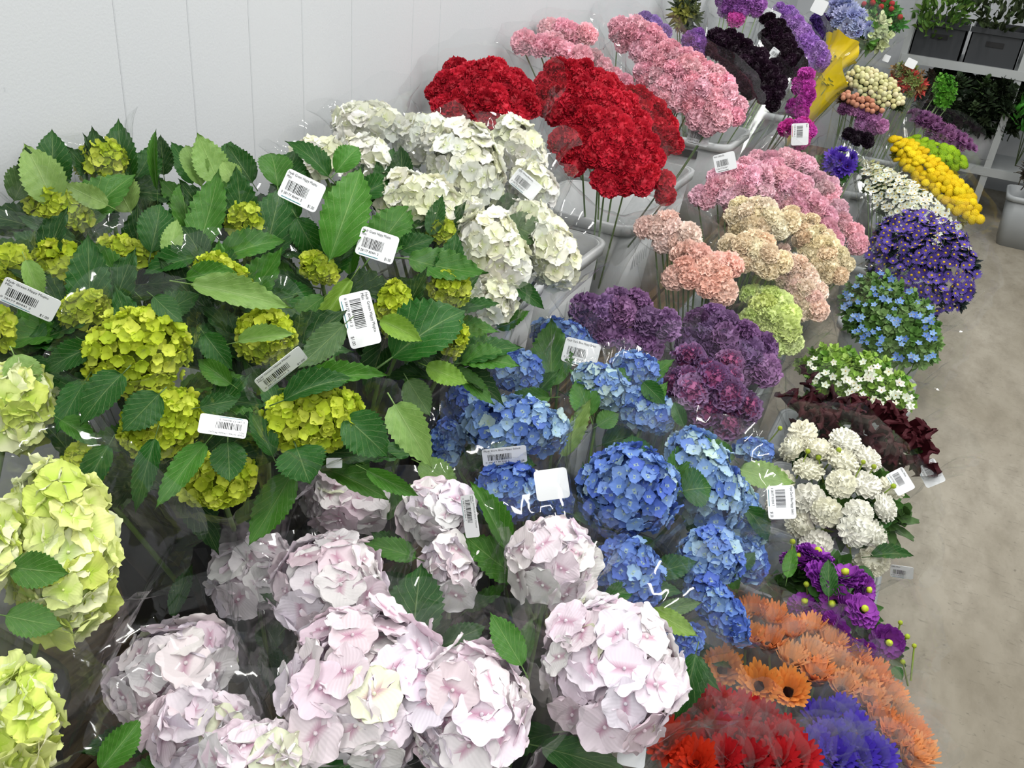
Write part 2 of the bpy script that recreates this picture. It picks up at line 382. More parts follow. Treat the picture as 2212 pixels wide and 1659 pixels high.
def sprig_mesh(name, seed, n=24, lw=0.17, ll=0.85):
    """a leafy tip: small pointed leaves round a short stem"""
    rg = random.Random(seed); B = MB()
    for i in range(n):
        q = i / n; a = i * 2.4; el = R_(5 + 65 * q + rg.uniform(-10, 10)); L = ll * rg.uniform(.7, 1.15) * (1 - .35 * q)
        def fn(u, t):
            s = 2 * t - 1; return (L * u * math.cos(el), lw * s * math.sin(math.pi * min(.97, .06 + u * .92)), -.75 + 1.1 * q + L * u * math.sin(el) - .15 * u * u + .05 * s * s)
        B.grid(fn, 3, 2, 0, Rz(a))
    B.tubep([(0, 0, -1.6), (0, 0, .4)], [.05, .03], 5)
    return B.mesh(name, ['stem'])

def leaf_mesh(name, seed, droop=0.12, fold=0.16, twist=0.0, nt=13, wide=1.0, wave=0.02):
    rg = random.Random(seed); B = MB(); nu = nt * 2; nv = 6; ph = rg.uniform(0, 6)
    def fn(u, t):
        s = 2 * t - 1
        w_ = 0.5 * wide * 2.2 * (u + .004) ** .62 * max(0, 1 - u) ** .92 * (1 if u < .82 else 1 - .35 * ((u - .82) / .18))
        i = int(round(u * nu)); edge = abs(s) > .99
        k = (1.0 + (0.07 if i % 2 == 0 else -0.045)) if edge and 1 < i < nu - 1 else 1.0
        back = -0.018 if edge and i % 2 == 1 else 0
        x = w_ * s * k; y = u + back + 0.05 * abs(s) * (u - .5) * -1
        z = fold * abs(x) * 2 * (1 - .3 * u) - droop * (u * 2 - .6) ** 2 * .55 + wave * math.sin(9 * u + 4 * s + ph) * abs(s) + 0.022 * abs(s) * math.sin(40 * u - 12 * abs(s))
        a = twist * u
        return (x * math.cos(a) + z * math.sin(a), y, -x * math.sin(a) + z * math.cos(a))
    B.grid(fn, nu, nv, 0)
    B.tubep([(0, -0.18, -0.05), (0, 0.02, -droop * .2)], [.018, .014], 5)
    return B.mesh(name, ['leaf'])

def crest_mesh(name, seed):
    """folded velvet comb of a cockscomb"""
    rg = random.Random(seed); B = MB(); ph = rg.uniform(0, 6)
    def fn(u, t):
        x = (u - .5) * 3.0; fold = 0.42 * math.sin(u * 17 + ph) * (.4 + .6 * t) + .12 * math.sin(u * 43 + ph)
        return (x + .18 * t * math.sin(u * 29 + ph), fold * 1.0, -0.9 + 1.3 * t + 0.12 * math.sin(u * 11 + ph) * t + .05 * math.sin(u * 90) * t - .25 * (2 * u - 1) ** 2)
    B.grid(fn, 70, 5, 0)
    def fn2(u, t):
        a = Vector(fn(u, 1.0)); s = 2 * t - 1
        return a + Vector((.05 * math.sin(u * 70 + s), .20 * s + .05 * math.sin(u * 85), .10 * (1 - s * s) + .05 * math.sin(u * 120 + 4 * s)))
    B.grid(fn2, 110, 4, 0)
    return B.mesh(name, ['tint'])

M['calyx'] = plain('calyx_green', lin('#6f9150'), 0.5, 0.3)
M['bud_green'] = plain('bud_green', lin('#b7c832'), 0.45, 0.3)
FL = {
    'pink': [floret_mesh('pale_pink_floret', 'fl_pink', .10, .045, 7, .74, i, 6, 8) for i in range(4)],
    'white': [floret_mesh('white_floret', 'fl_white', .2, .06, 3, .66, 20 + i) for i in range(4)],
    'lime': [floret_mesh('lime_floret', 'fl_lime', .18, .07, 5, .68, 30 + i, 6, 8) for i in range(4)],
    'blue': [floret_mesh('blue_floret', 'fl_blue', .28, .05, 0, .60, 40 + i) for i in range(4)],
    'green': [floret_mesh('green_floret', 'fl_green', .55, .04, 0, .60, 50 + i, 4, 4) for i in range(4)],
}
BL = {}
for key in ('carn', 'carn_pink', 'carn_peach', 'carn_moon', 'carn_magenta'):
    BL[key] = [carnation_mesh('carnation_bloom', key, 100 + i + len(key) * 7) for i in range(3)]
BL['dahlia'] = [dahlia_mesh('dahlia_bloom', 200 + i) for i in range(2)]
BL['dahlia_eye'] = [dahlia_mesh('dahlia_bloom_open', 210 + i, 9, 14, .7, True, .19) for i in range(2)]
BL['gerbera'] = [ray_mesh('gerbera_bloom', 'gerbera', [('disc_ring', .34, .05), ('disc_dark', .22, .13)], 220 + i, ((26, 1.05, 52, .115), (22, .92, 60, .105)), .36, .12, .08) for i in range(2)]
BL['gerbera_plain'] = [ray_mesh('gerbera_bloom_double', 'gerbera', [('disc_ring', .2, .1)], 230 + i, ((22, 1.0, 35, .15), (20, .85, 52, .14), (14, .6, 66, .12)), .25, .05, .1) for i in range(2)]
BL['aster'] = [ray_mesh('aster_bloom', 'aster', [('disc_yellow', .27, .06)], 240 + i, ((18, 1.0, 14, .13),), .26, 0, .1) for i in range(2)]
BL['daisy'] = [ray_mesh('daisy_bloom', 'aster', [('disc_yellow', .22, .06)], 250 + i, ((12, 1.0, 12, .24),), .2, 0, .1) for i in range(2)]
BL['cornflower'] = [ray_mesh('cornflower_bloom', 'aster', [('disc_ring', .15, .1)], 260 + i, ((14, 1.0, 18, .18), (12, .75, 45, .16), (8, .5, 68, .14)), .2, 0, .1) for i in range(2)]
BL['pom'] = [pom_mesh('button_pom', 'tint', 270)]
BL['berry'] = [pom_mesh('berry', 'tint', 271, 8, 1.0)]
BL['star'] = [star_mesh('star_flower', 'aster', 280)]
BL['sprig'] = [sprig_mesh('leafy_sprig', 290 + i) for i in range(3)]
BL['spike'] = [sprig_mesh('bract_spike', 300 + i, 22, .09, .9) for i in range(2)]
BL['crest'] = [crest_mesh('cockscomb_crest', 310 + i) for i in range(2)]
LEAF = [leaf_mesh('serrated_leaf', 400 + i, d, f, t) for i, (d, f, t) in enumerate([(.10, .14, 0), (.22, .2, .12), (.02, .1, -.1), (.3, .28, 0), (.14, .34, .2), (-.12, .12, -.12)])]
_b = MB(); _b.tubep([(0, 0, 0), (0, 0, .5), (0, 0, 1)], [1, .95, .8], 6); STEM = _b.mesh('stem', 'stem')

def add_stem(parent, a, b, r=0.004, col=lin('#6f8f45'), name='stem'):
    d = b - a
    return put(name, STEM, parent, a, frame(d, 0, (r, r, d.length)), jit(col))

GREEN = {'d': lin('#22591c'), 'm': lin('#447a28'), 'p': lin('#86a85c'), 'l': lin('#84ad42'), 'g': lin('#557446'), 'k': lin('#1a4517')}
def add_leaf(parent, a, tip, hw, tone='d', n=None, k=None):
    a, tip = Vector(a), Vector(tip); a.x = max(a.x, .035); tip.x = max(tip.x, .03)      # blades stop at the wall
    y = tip - a; L = y.length
    if L < 1e-4: return
    y.normalize(); n = (n if n is not None else UP) + rnd_dir() * .18; n = (n - y * n.dot(y)).normalized(); x = y.cross(n)
    me = LEAF[k if k is not None else random.randrange(len(LEAF))]
    return put('leaf', me, parent, a, Matrix((x * hw * 2, y * L, n * L)).transposed(), jit(GREEN[tone], .15))

# ------------------------------------------------------------------ sleeves and tags
def sleeve(parent, B, C, E1, E2, hem, seed, film='film', seg=60, r0=0.035, flare=1.12, start=0.25, crimp=0.05, name='sleeve', rows=18, crumple=.006, flop=.5):
    """clear cone from the foot B to a ring round C spanned by E1, E2, with a loose crumpled hem reaching past it"""
    rg = random.Random(seed); ax = (C - B); N = E1.cross(E2).normalized()
    if N.dot(ax) < 0: N = -N
    e1, e2 = E1.normalized(), E2.normalized(); a0 = rg.uniform(0, math.pi); sh = Vector((rg.uniform(0, 50), rg.uniform(0, 50), rg.uniform(0, 50)))
    ph = [rg.uniform(0, 6) for _ in range(4)]; Bm = MB(); fq = rg.choice((5, 6, 7)); split = .70
    ctl = [rg.uniform(.35, 1.3) for _ in range(9)]; fl = [rg.uniform(-.1, flop) for _ in range(7)]
    def loop(c, t): x = t * len(c); i = int(x) % len(c); q = x - int(x); return c[i] * (1 - q) + c[(i + 1) % len(c)] * q
    def fn(u, t):
        t = t % 1.0; an = 2 * math.pi * t; ring = (E1 * math.cos(an) + E2 * math.sin(an))
        wr = 1 + crimp * u * (math.sin(fq * an + ph[0]) + .6 * abs(math.sin((fq + 4) * an + ph[1] + 2 * u)) + .4 * math.sin(17 * an + ph[2] + 5 * u))
        if u < split:
            q = start + (1 - start) * u / split; w_ = q ** 1.25
            p = B + ax * q + (e1 * math.cos(an) + e2 * math.sin(an)) * r0 * (1 - w_) + ring * (flare * w_ * wr)
        else:
            q = (u - split) / (1 - split); pk = (.5 + .5 * abs(math.cos(an - a0)) ** 6) * loop(ctl, t)
            p = C + ring * (flare * (1 + .10 * q) * wr) + N * (hem * q * (.4 + pk)) + ring.normalized() * hem * q * q * (.1 + loop(fl, t))
        if crumple:
            k = crumple * (.25 + .75 * u); f1 = p * 34 + sh; f2 = p * 75 + sh
            p = p + ring.normalized() * k * (mnoise.noise(f1) * 1.3 + .7 * abs(mnoise.noise(f2)))
        p.x = max(p.x, -.03 + .004 * math.sin(40 * t)); return p - C
    Bm.grid(fn, rows, seg, 0)
    return put(name, Bm.mesh('sleeve', film), parent, C)

TAGS = {}
def txt_mesh(s, size):
    k = (s, size)
    if k in TAGS: return TAGS[k]
    c = bpy.data.curves.new('print', 'FONT'); c.body = s; c.size = size; c.resolution_u = 2
    o = bpy.data.objects.new('print_tmp', c); COL.objects.link(o); bpy.context.view_layer.update()
    me = bpy.data.meshes.new_from_object(o.evaluated_get(bpy.context.evaluated_depsgraph_get())); me.name = 'print'
    bpy.data.objects.remove(o); bpy.data.curves.remove(c); me.materials.clear(); me.materials.append(M['ink']); TAGS[k] = me; return me
def card_mesh(wd, ht, bend):
    B = MB(); r = min(wd, ht) * .12; out = []
    for cx, cy, a0 in ((wd / 2 - r, ht / 2 - r, 0), (-wd / 2 + r, ht / 2 - r, 90), (-wd / 2 + r, -ht / 2 + r, 180), (wd / 2 - r, -ht / 2 + r, 270)):
        for k in range(4): a = R_(a0 + 30 * k); out.append((cx + r * math.cos(a), cy + r * math.sin(a)))
    n = len(out); v = [(x, y, 0) for x, y in out] + [(x, y, -.0006) for x, y in out]
    B.add(v, [tuple(range(n)), tuple(range(2 * n - 1, n - 1, -1))] + [(i, n + i, n + (i + 1) % n, (i + 1) % n) for i in range(n)])
    return B.mesh('card', 'tag', False)
def bars_mesh(wd, ht, seed):
    rg = random.Random(seed); B = MB(); x = -wd / 2
    while x < wd / 2 - .0015:
        b = rg.choice((.0005, .0008, .0012)); B.add([(x, -ht / 2, 0), (x + b, -ht / 2, 0), (x + b, ht / 2, 0), (x, ht / 2, 0)], [(0, 1, 2, 3)]); x += b + rg.choice((.0005, .0009, .0012))
    return B.mesh('bars', 'ink', False)
BARS = [bars_mesh(.034, .014, s) for s in (1, 2)]
def tag(parent, px, py, wpx, hpx, ang, P0, off, lines=(), price='', digits='', tilt=(0, 0), line='teal', label=None):
    """rounded price card; ang is the reading direction in degrees, clockwise from level"""
    P = P0 + tocam(P0) * off; P = at_plane(px, py, P, tocam(P)); n = tocam(P)
    a = R_(ang); xr = (RGT * math.cos(a) - UPC * math.sin(a)); xr = (xr - n * xr.dot(n)).normalized(); yr = n.cross(xr)
    q = Matrix.Rotation(R_(tilt[0]), 3, xr) @ Matrix.Rotation(R_(tilt[1]), 3, yr); xr, yr, n = q @ xr, q @ yr, q @ n
    m = Matrix((xr, yr, n)).transposed(); k = mpp(P); wd, ht = wpx * k / max(.3, math.cos(R_(tilt[1]))), hpx * k / max(.3, math.cos(R_(tilt[0])))
    t = put('tag', card_mesh(wd, ht, 0), parent, P, None); t.matrix_basis = t.matrix_basis @ m.to_4x4()
    if label: t['label'] = label
    def on(nm, me, x, y, sx, sy):
        o = bpy.data.objects.new(nm, me); COL.objects.link(o); o.parent = t
        o.matrix_basis = Matrix.Translation((x, y, .0004)) @ Matrix.Diagonal((sx, sy, 1, 1)); WP[o] = P; return o
    s = wd / .056; sy = ht / .036
    if lines:
        for i, ln in enumerate(lines): on('print', txt_mesh(ln, .0048), -wd * .46, ht * .5 - (.0058 + i * .0048) * sy, s * .82, sy)
    if lines or digits:
        on('barcode', BARS[len(digits) % 2], -wd * .10, -ht * .02, s * .92, sy * .9)
        if digits: on('print', txt_mesh(digits, .0042), -wd * .44, -ht * .02 - .0115 * sy, s * 1.05, sy)
        if price: on('print', txt_mesh(price, .0052), wd * .27, -ht * .5 + .003 * sy, s * .8, sy)
        if line:
            B = MB(); B.add([(-.022, -.0004, 0), (.006, -.0004, 0), (.006, .0004, 0), (-.022, .0004, 0)], [(0, 1, 2, 3)]); on('stripe', B.mesh('stripe', line, False), 0, -ht * .5 + .0022 * sy, s, sy)
    return t

# ------------------------------------------------------------------ the setting
def struct(name, me, loc=(0, 0, 0)):
    o = bpy.data.objects.new(name, me); COL.objects.link(o); o.location = loc; o['kind'] = 'structure'; WP[o] = Vector(loc); return o
def boxmesh(name, x0, x1, y0, y1, z0, z1, mat, bev=0):
    B = MB(); B.box(x0, x1, y0, y1, z0, z1); return B.mesh(name, mat, False)
fl = struct('floor', boxmesh('floor', -.1, 4.4, -1.6, 8.2, -.1, 0, 'floor'))
wl = struct('wall_left', boxmesh('wall_core', -.14, -.05, -1.6, 8.2, 0, 3.0, 'wall'))
seams = [-1.6, .55] + [at_x(x, y, -.04).y for x, y in ((262, 160), (415, 150), (543, 160), (655, 150), (760, 140), (890, 110), (950, 60), (1180, 20), (1401, 20))] + [4.6, 5.4, 6.2, 7.0, 8.2]
for a, b in zip(seams[:-1], seams[1:]):
    B = MB(); z0, z1, g = 0.0, 3.0, .0002
    B.add([(-.05, a + g, z0), (-.0412, a + g, z0), (-.04, a + g + .002, z0), (-.04, b - g - .002, z0), (-.0412, b - g, z0), (-.05, b - g, z0),
           (-.05, a + g, z1), (-.0412, a + g, z1), (-.04, a + g + .002, z1), (-.04, b - g - .002, z1), (-.0412, b - g, z1), (-.05, b - g, z1)],
          [(i, i + 1, i + 7, i + 6) for i in range(5)] + [(6, 7, 8, 9, 10, 11), (5, 4, 3, 2, 1, 0)])
    put('panel', B.mesh('panel', 'wall', False), wl, (0, 0, 0))
wb = struct('wall_back', boxmesh('wall_back', -.14, 4.4, 7.3, 7.4, 0, 3.0, 'wall'))

# platform under the back row: planks along the wall on bearers
plat = empty('wooden_platform', 'low weathered wooden plank platform along the white wall under the back buckets', 'platform', (.30, 3.2, 0))
PT = 0.32
for i in range(4):
    x0 = .0 + i * .145; put('plank', boxmesh('plank', x0 + .004, x0 + .137, .1 + .03 * (i % 2), 6.1, PT - .022, PT, 'wood'), plat, (0, 0, 0))
for y in (.3, 1.5, 2.7, 3.9, 5.1): put('bearer', boxmesh('bearer', .02, .56, y, y + .09, 0, PT - .022, 'wood'), plat, (0, 0, 0))

def bucket(name, label, cat, x, y, z, wx, wy, h, mat, group=None, ribs=True, taper=.82, slot=True):
    o = empty(name, label, cat, (x, y, z), group); B = MB(); t = .006
    def ring(s, zz, ins=0.0, n=20):
        a, b = wx / 2 * s - ins, wy / 2 * s - ins; r = min(a, b) * .35; pts = []
        for cx, cy, a0 in ((a - r, b - r, 0), (-a + r, b - r, 90), (-a + r, -b + r, 180), (a - r, -b + r, 270)):
            for k in range(5): an = R_(a0 + 22.5 * k); pts.append((x + cx + r * math.cos(an), y + cy + r * math.sin(an), z + zz))
        return pts
    prof = [(taper, 0, 0), (taper + (1 - taper) * .5, h * .5, 0), (1, h, 0), (1, h, t), (taper + (1 - taper) * .5, h * .5, t), (taper, .01, t)]
    v = [p for s, zz, i in prof for p in ring(s, zz, i)]; n = 20
    f = [(k * n + j, k * n + (j + 1) % n, (k + 1) * n + (j + 1) % n, (k + 1) * n + j) for k in range(5) for j in range(n)] + [tuple(range(n))[::-1], tuple(range(5 * n, 6 * n))]
    B.add([Vector(p) - Vector((x, y, z)) for p in v], f); put('body', B.mesh('bucket_body', mat), o, (x, y, z))
    B = MB(); v = [p for s, zz in ((1.0, h - .03), (1.06, h - .028), (1.07, h), (1.0, h + .004)) for p in ring(s, zz)]
    B.add([Vector(p) - Vector((x, y, z)) for p in v], [(k * n + j, k * n + (j + 1) % n, ((k + 1) % 4) * n + (j + 1) % n, ((k + 1) % 4) * n + j) for k in range(4) for j in range(n)])
    put('rim', B.mesh('bucket_rim', mat), o, (x, y, z))
    if ribs:
        B = MB(); B.box(-.004, .004, -.004, .004, 0, .11); rm = B.mesh('rib', mat, False)
        for k in range(7):
            put('rib', rm, o, (x + wx / 2 * .955, y - wy * .18 + k * wy * .06, z + h - .16), Matrix.Rotation(-.09, 3, 'Y'))
    if slot:
        for sx in (-1, 1):
            B = MB(); B.box(-wx * .17, wx * .17, -.003, .003, -.016, .016)
            put('handle_slot', B.mesh('handle_slot', 'bucket_black', False), o, (x, y + sx * (wy / 2 * .985 + .002), z + h - .06))
    return o

# ------------------------------------------------------------------ buckets
BK = {}
def bk(key, name, label, x, y, z, wx, wy, h, mat, **k):
    bucket(name, label, 'bucket', x, y, z, wx, wy, h, mat, **k); BK[key] = Vector((x, y, z + .03))
WB = 'flower_bucket'
bk('lime', WB, 'black plastic bucket holding the lime yellow hydrangeas on the platform', .30, .36, PT, .34, .30, .40, 'bucket_black')
bk('green', WB, 'black plastic bucket full of green mini hydrangeas above the dark gap', .25, 1.00, PT, .36, .34, .40, 'bucket_black')
bk('green2', WB, 'black plastic bucket of green mini hydrangeas next to the white hydrangea bucket', .29, 1.38, PT, .34, .26, .40, 'bucket_black')
bk('white', WB, 'tall white plastic bucket with ribs under the white hydrangeas', .28, 1.77, PT, .34, .36, .46, 'bucket_white')
bk('red', WB, 'white plastic bucket under the red carnations beside the wall', .28, 2.20, PT, .34, .34, .44, 'bucket_white')
bk('red2', WB, 'white plastic bucket below the drooping end of the red carnations', .32, 2.62, PT, .34, .34, .46, 'bucket_white')
bk('pink', WB, 'white plastic bucket under the back row pink carnations', .26, 3.12, PT, .34, .40, .44, 'bucket_white')
bk('lav', WB, 'white plastic bucket under the lavender and black carnations', .26, 3.95, PT, .36, .40, .44, 'bucket_white')
bk('yel', WB, 'white plastic bucket holding the yellow wrapped bouquets', .34, 4.75, PT, .36, .36, .44, 'bucket_white')
bk('stat', WB, 'white plastic bucket under the pale blue sleeved bunches', .30, 5.5, PT, .36, .40, .44, 'bucket_white')
bk('ph1', WB, 'black floor bucket of the pale pink hydrangeas beside the platform', .76, .62, 0, .32, .30, .40, 'bucket_black')
bk('ph2', WB, 'black floor bucket of pale pink hydrangeas in front of the blue ones', .84, .95, 0, .32, .30, .40, 'bucket_black')
bk('blue', WB, 'black floor bucket of dark blue hydrangeas behind the pink ones', .80, 1.40, 0, .34, .38, .40, 'bucket_black')
bk('moon', WB, 'grey floor bucket under the dusky purple carnations', .80, 1.90, 0, .34, .34, .40, 'bucket_grey')
bk('peach', WB, 'grey floor bucket under the peach and cream carnations', .80, 2.36, 0, .34, .36, .44, 'bucket_grey')
bk('rose', WB, 'grey floor bucket under the rose pink carnations', .80, 2.84, 0, .34, .36, .46, 'bucket_grey')
bk('mid4', WB, 'grey floor bucket under the violet cornflowers', .78, 3.9, 0, .34, .36, .40, 'bucket_grey')
bk('mid5', WB, 'grey floor bucket under the cream berry stems', .78, 4.8, 0, .34, .36, .46, 'bucket_grey')
bk('mid6', WB, 'grey floor bucket under the red tipped stems near the rack', .84, 5.6, 0, .34, .34, .46, 'bucket_grey')
FB = dict(ribs=False, slot=False)
bk('gerb', WB, 'grey floor bucket of sleeved gerberas by the aisle', 1.32, 1.16, 0, .34, .30, .24, 'bucket_grey', **FB)
bk('dahp', WB, 'grey floor bucket of purple dahlias by the aisle', 1.29, 1.53, 0, .30, .26, .26, 'bucket_grey', **FB)
bk('dahw', WB, 'grey floor bucket of white dahlias by the aisle', 1.25, 1.86, 0, .30, .26, .26, 'bucket_grey', **FB)
bk('cels', WB, 'grey floor bucket of dark burgundy cockscombs', 1.22, 2.20, 0, .30, .24, .26, 'bucket_grey', **FB)
bk('stb', WB, 'grey floor bucket of green and white star flowers', 1.18, 2.52, 0, .30, .26, .26, 'bucket_grey', **FB)
bk('twd', WB, 'grey floor bucket of pale blue star flowers', 1.22, 2.98, 0, .32, .30, .26, 'bucket_grey', **FB)
bk('ast', WB, 'grey floor bucket of violet asters', 1.24, 3.62, 0, .34, .34, .26, 'bucket_grey', **FB)
bk('dsy', WB, 'grey floor bucket of small white daisies', 1.14, 4.32, 0, .34, .34, .26, 'bucket_grey', **FB)
bk('pom', WB, 'grey floor bucket of yellow button poms', 1.18, 4.98, 0, .34, .36, .26, 'bucket_grey', **FB)
bk('grn', WB, 'grey floor bucket of green button poms near the rack', 1.14, 5.55, 0, .34, .34, .30, 'bucket_grey', **FB)

# ------------------------------------------------------------------ hydrangeas
PAL = {'pink': [lin('#f8f0f4'), lin('#f3e6ee'), lin('#faf6f6'), lin('#f1dfe9'), lin('#f3e9f3')],
       'white': [lin('#f4f3e2'), lin('#f1f2d4'), lin('#f6f6ee')],
       'lime': [lin('#e4ec9c'), lin('#d4e272'), lin('#eef2c4')],
       'green': [lin('#bccd38'), lin('#a9be30'), lin('#c9d648'), lin('#d2dc58')],
       'blue': [lin('#4f6bbd'), lin('#6283c9'), lin('#82a4d6'), lin('#9dbddd'), lin('#b6cfcb')]}
FSIZE = {'pink': .033, 'white': .025, 'lime': .026, 'blue': .0152, 'green': .0105}
ROOTS = {}
def core_mesh(a, b, c, mat):
    B = MB(); 
    def fn(u, t):
        th = math.pi * u; ph = 2 * math.pi * t; s = math.sin(th)
        return a * (s * math.cos(ph)) + b * (s * math.sin(ph)) + c * math.cos(th)
    B.grid(fn, 8, 12); return B.mesh('flower_core', mat)
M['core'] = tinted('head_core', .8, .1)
def hydrangea(kind, px, py, rx, ry, ang, z, base, label, group=None, mixp=0.5, fill=2, slv=True, hem=.045, fs=1.0, tones='dm', filln=.9):
    P = off_wall(px, py, z, rx); k = mpp(P); v = tocam(P); a_ = R_(ang)
    ex = RGT * math.cos(a_) - UPC * math.sin(a_); ex = (ex - v * ex.dot(v)).normalized(); ey = v.cross(ex)
    ra, rb = rx * k, ry * k; rc = .88 * min(ra, rb) + .06 * max(ra, rb)
    Bs = BK[base] + Vector((random.uniform(-.09, .09), random.uniform(-.09, .09), 0))
    root = empty('hydrangea', label, 'hydrangea', Bs, group)
    ax = (P - Bs).normalized(); ax = (ax + UP * .25).normalized()
    A, Bv, C = ex * ra * .74, ey * rb * .74, v * rc * .74
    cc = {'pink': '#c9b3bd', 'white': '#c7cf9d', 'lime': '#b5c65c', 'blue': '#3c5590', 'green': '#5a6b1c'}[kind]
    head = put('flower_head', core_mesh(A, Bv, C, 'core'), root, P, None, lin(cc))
    s = FSIZE[kind] * fs; rm = (ra * rb * rc) ** (1 / 3)
    n = int(min(260, max(24, 12.5 * rm * rm / (s * s) * {'pink': .95, 'white': 1.1, 'lime': 1.3, 'blue': 1.15, 'green': .95}[kind])))
    half = n // 2
    for i in range(2 * half):
        inner = i >= half; j = i % half
        zz = 1 - 2 * (j + (.95 if inner else .45)) / (half + .5); r = math.sqrt(max(0, 1 - zz * zz)); an = j * 2.399963 + (1.2 if inner else 0) + random.uniform(-.2, .2)
        q = ex * (r * math.cos(an)) + ey * (r * math.sin(an)) + v * zz
        if q.dot(ax) < -.62: continue
        u = (q.dot(ex) / ra, q.dot(ey) / rb, q.dot(v) / rc); nn = (ex * u[0] + ey * u[1] + v * u[2]).normalized()
        rad = random.uniform(.80, .88) if inner else random.uniform(.93, 1.05)
        pos = P + (ex * q.dot(ex) * (ra - s * .35) + ey * q.dot(ey) * (rb - s * .35) + v * q.dot(v) * (rc - s * .2)) * rad
        fn_ = (nn + rnd_dir() * {'pink': .32, 'white': .40, 'lime': .4, 'blue': .42, 'green': .4}[kind]).normalized()
        if kind == 'blue':
            t = min(.999, max(0, random.gauss(mixp, .26))) * 4; c = lerp(PAL['blue'][int(t)], PAL['blue'][min(4, int(t) + 1)], t - int(t))
        else: c = random.choice(PAL[kind]) if kind != 'pink' or random.random() > .025 else lin('#edf1d4')
        put('floret', random.choice(FL[kind]), head, pos, frame(fn_, None, s * random.uniform(.82, 1.18)), jit(c, .07))
    neck = P - ax * rc * .6
    add_stem(root, Bs, neck, .0045)
    if slv:
        e1 = (P - Bs).normalized().cross(Vector((.2, .1, .9)).cross(v)).normalized(); e1 = (ex - (P - Bs).normalized() * ex.dot((P - Bs).normalized())).normalized(); e2 = (P - Bs).normalized().cross(e1)
        rr = max(ra, rb) * .35 + (ra + rb) * .36
        sleeve(root, Bs, P + (P - Bs).normalized() * rm * .15, e1 * rr, e2 * rr, hem, int(px * 7 + py), start=.45)
    for i in range(fill):
        th = random.uniform(0, 2 * math.pi); out = (ex * math.cos(th) + ey * math.sin(th) * .8)
        b0 = neck - ax * random.uniform(.01, .09) + out * .01
        L = random.uniform(.075, .115) * filln; d = (out * random.uniform(.7, 1.0) + UP * random.uniform(.0, .5)).normalized()
        add_leaf(root, b0 + out * rm * .45, b0 + out * rm * .45 + d * L, L * random.uniform(.24, .34), random.choice(tones), (v * .5 + UP * .7 - out * .4))
    ROOTS.setdefault(kind, []).append((px, py, root, P)); return root
def leaves(kind, rows, dflt=.03):
    for r in rows:
        bx, by, tx, ty, hw, tone = r[:6]; off = r[6] if len(r) > 6 else dflt
        root, P = min(((q[2], q[3]) for q in ROOTS[kind]), key=lambda q: 0) if False else (None, None)
        best = min(ROOTS[kind], key=lambda q: (q[0] - (bx + tx) / 2) ** 2 + (q[1] - (by + ty) / 2) ** 2); root, P = best[2], best[3]
        v = tocam(P); N = (v * .85 + UP * .3 + rnd_dir() * .12).normalized(); P0 = P + v * off
        a, t = at_plane(bx, by, P0, N), at_plane(tx, ty, P0, N)
        t = t + N * random.uniform(-.012, .006); hwm = hw * mpp(a)
        # broad leaves keep their outline; the blade turns a little about its midrib
        add_leaf(root, a, t, hwm, tone, N)

GL = 'green mini hydrangea with lime buds and broad leaves among its bucket mates'
GG = 'green mini hydrangeas'
for r in [(220, 352, 52, 44, -15, 1.17, 'green', 'green mini hydrangea below a tall dark pointed leaf against the white wall'), (128, 458, 66, 50, 20, 1.14, 'green', 'green mini hydrangea pointing sideways beneath the folded pale leaf by the wall'), (130, 592, 50, 76, -8, 1.10, 'green', 'tall narrow green mini hydrangea with coin shaped buds'),
          (22, 580, 46, 50, 0, 1.12, 'green', 'green mini hydrangea behind the tilted white tag beside the tall narrow one'), (272, 548, 62, 34, 6, 1.10, 'green', 'wide flat green mini hydrangea tucked between two dark leaves'), (178, 668, 50, 36, -25, 1.08, 'green', 'small green mini hydrangea between the tall narrow one and the largest round one'),
          (296, 762, 108, 96, -20, 1.05, 'green', 'largest round green mini hydrangea with dark leaves spread below it'), (528, 480, 36, 40, 30, 1.12, 'green', 'green mini hydrangea beside the big dark leaf in the middle of the bucket'), (484, 598, 62, 38, 35, 1.10, 'green', 'green mini hydrangea slanting out behind a broad mid green leaf'),
          (572, 728, 60, 62, 0, 1.03, 'green', 'green mini hydrangea crossed by one pale leaf'), (350, 915, 90, 66, -35, .98, 'green', 'green mini hydrangea behind the fallen white tag'),
          (676, 905, 110, 68, -5, .98, 'green', 'wide green mini hydrangea resting on a broad leaf over the pink hydrangeas'), (470, 1036, 80, 58, -10, .92, 'green', 'green mini hydrangea at the bottom of its sleeve above the dark gap'),
          (180, 1010, 40, 50, 10, .95, 'green', 'green mini hydrangea half hidden behind the lime yellow hydrangea'), (955, 500, 30, 26, 20, 1.02, 'green2', 'tiny green mini hydrangea touching the white hydrangeas'), (970, 625, 42, 42, 30, .98, 'green2', 'green mini hydrangea under a broad leaf beside the hanging white hydrangea'),
          (850, 668, 34, 62, 5, 1.0, 'green2', 'green mini hydrangea behind the white price tag with green stems'), (690, 580, 44, 28, 35, 1.06, 'green2', 'green mini hydrangea below the bar code tag under the tall leaf'), (2, 715, 26, 46, 0, 1.07, 'green', 'green mini hydrangea just above the lime yellow hydrangeas'), (985, 735, 22, 40, 20, .95, 'green2', 'narrow green mini hydrangea above the blue hydrangeas at the edge of the leaves')]:
    hydrangea('green', *r[:7], r[7], GG, fill=9 if r[1] < 950 else 2, hem=.05, filln=1.15, tones='dkkm')
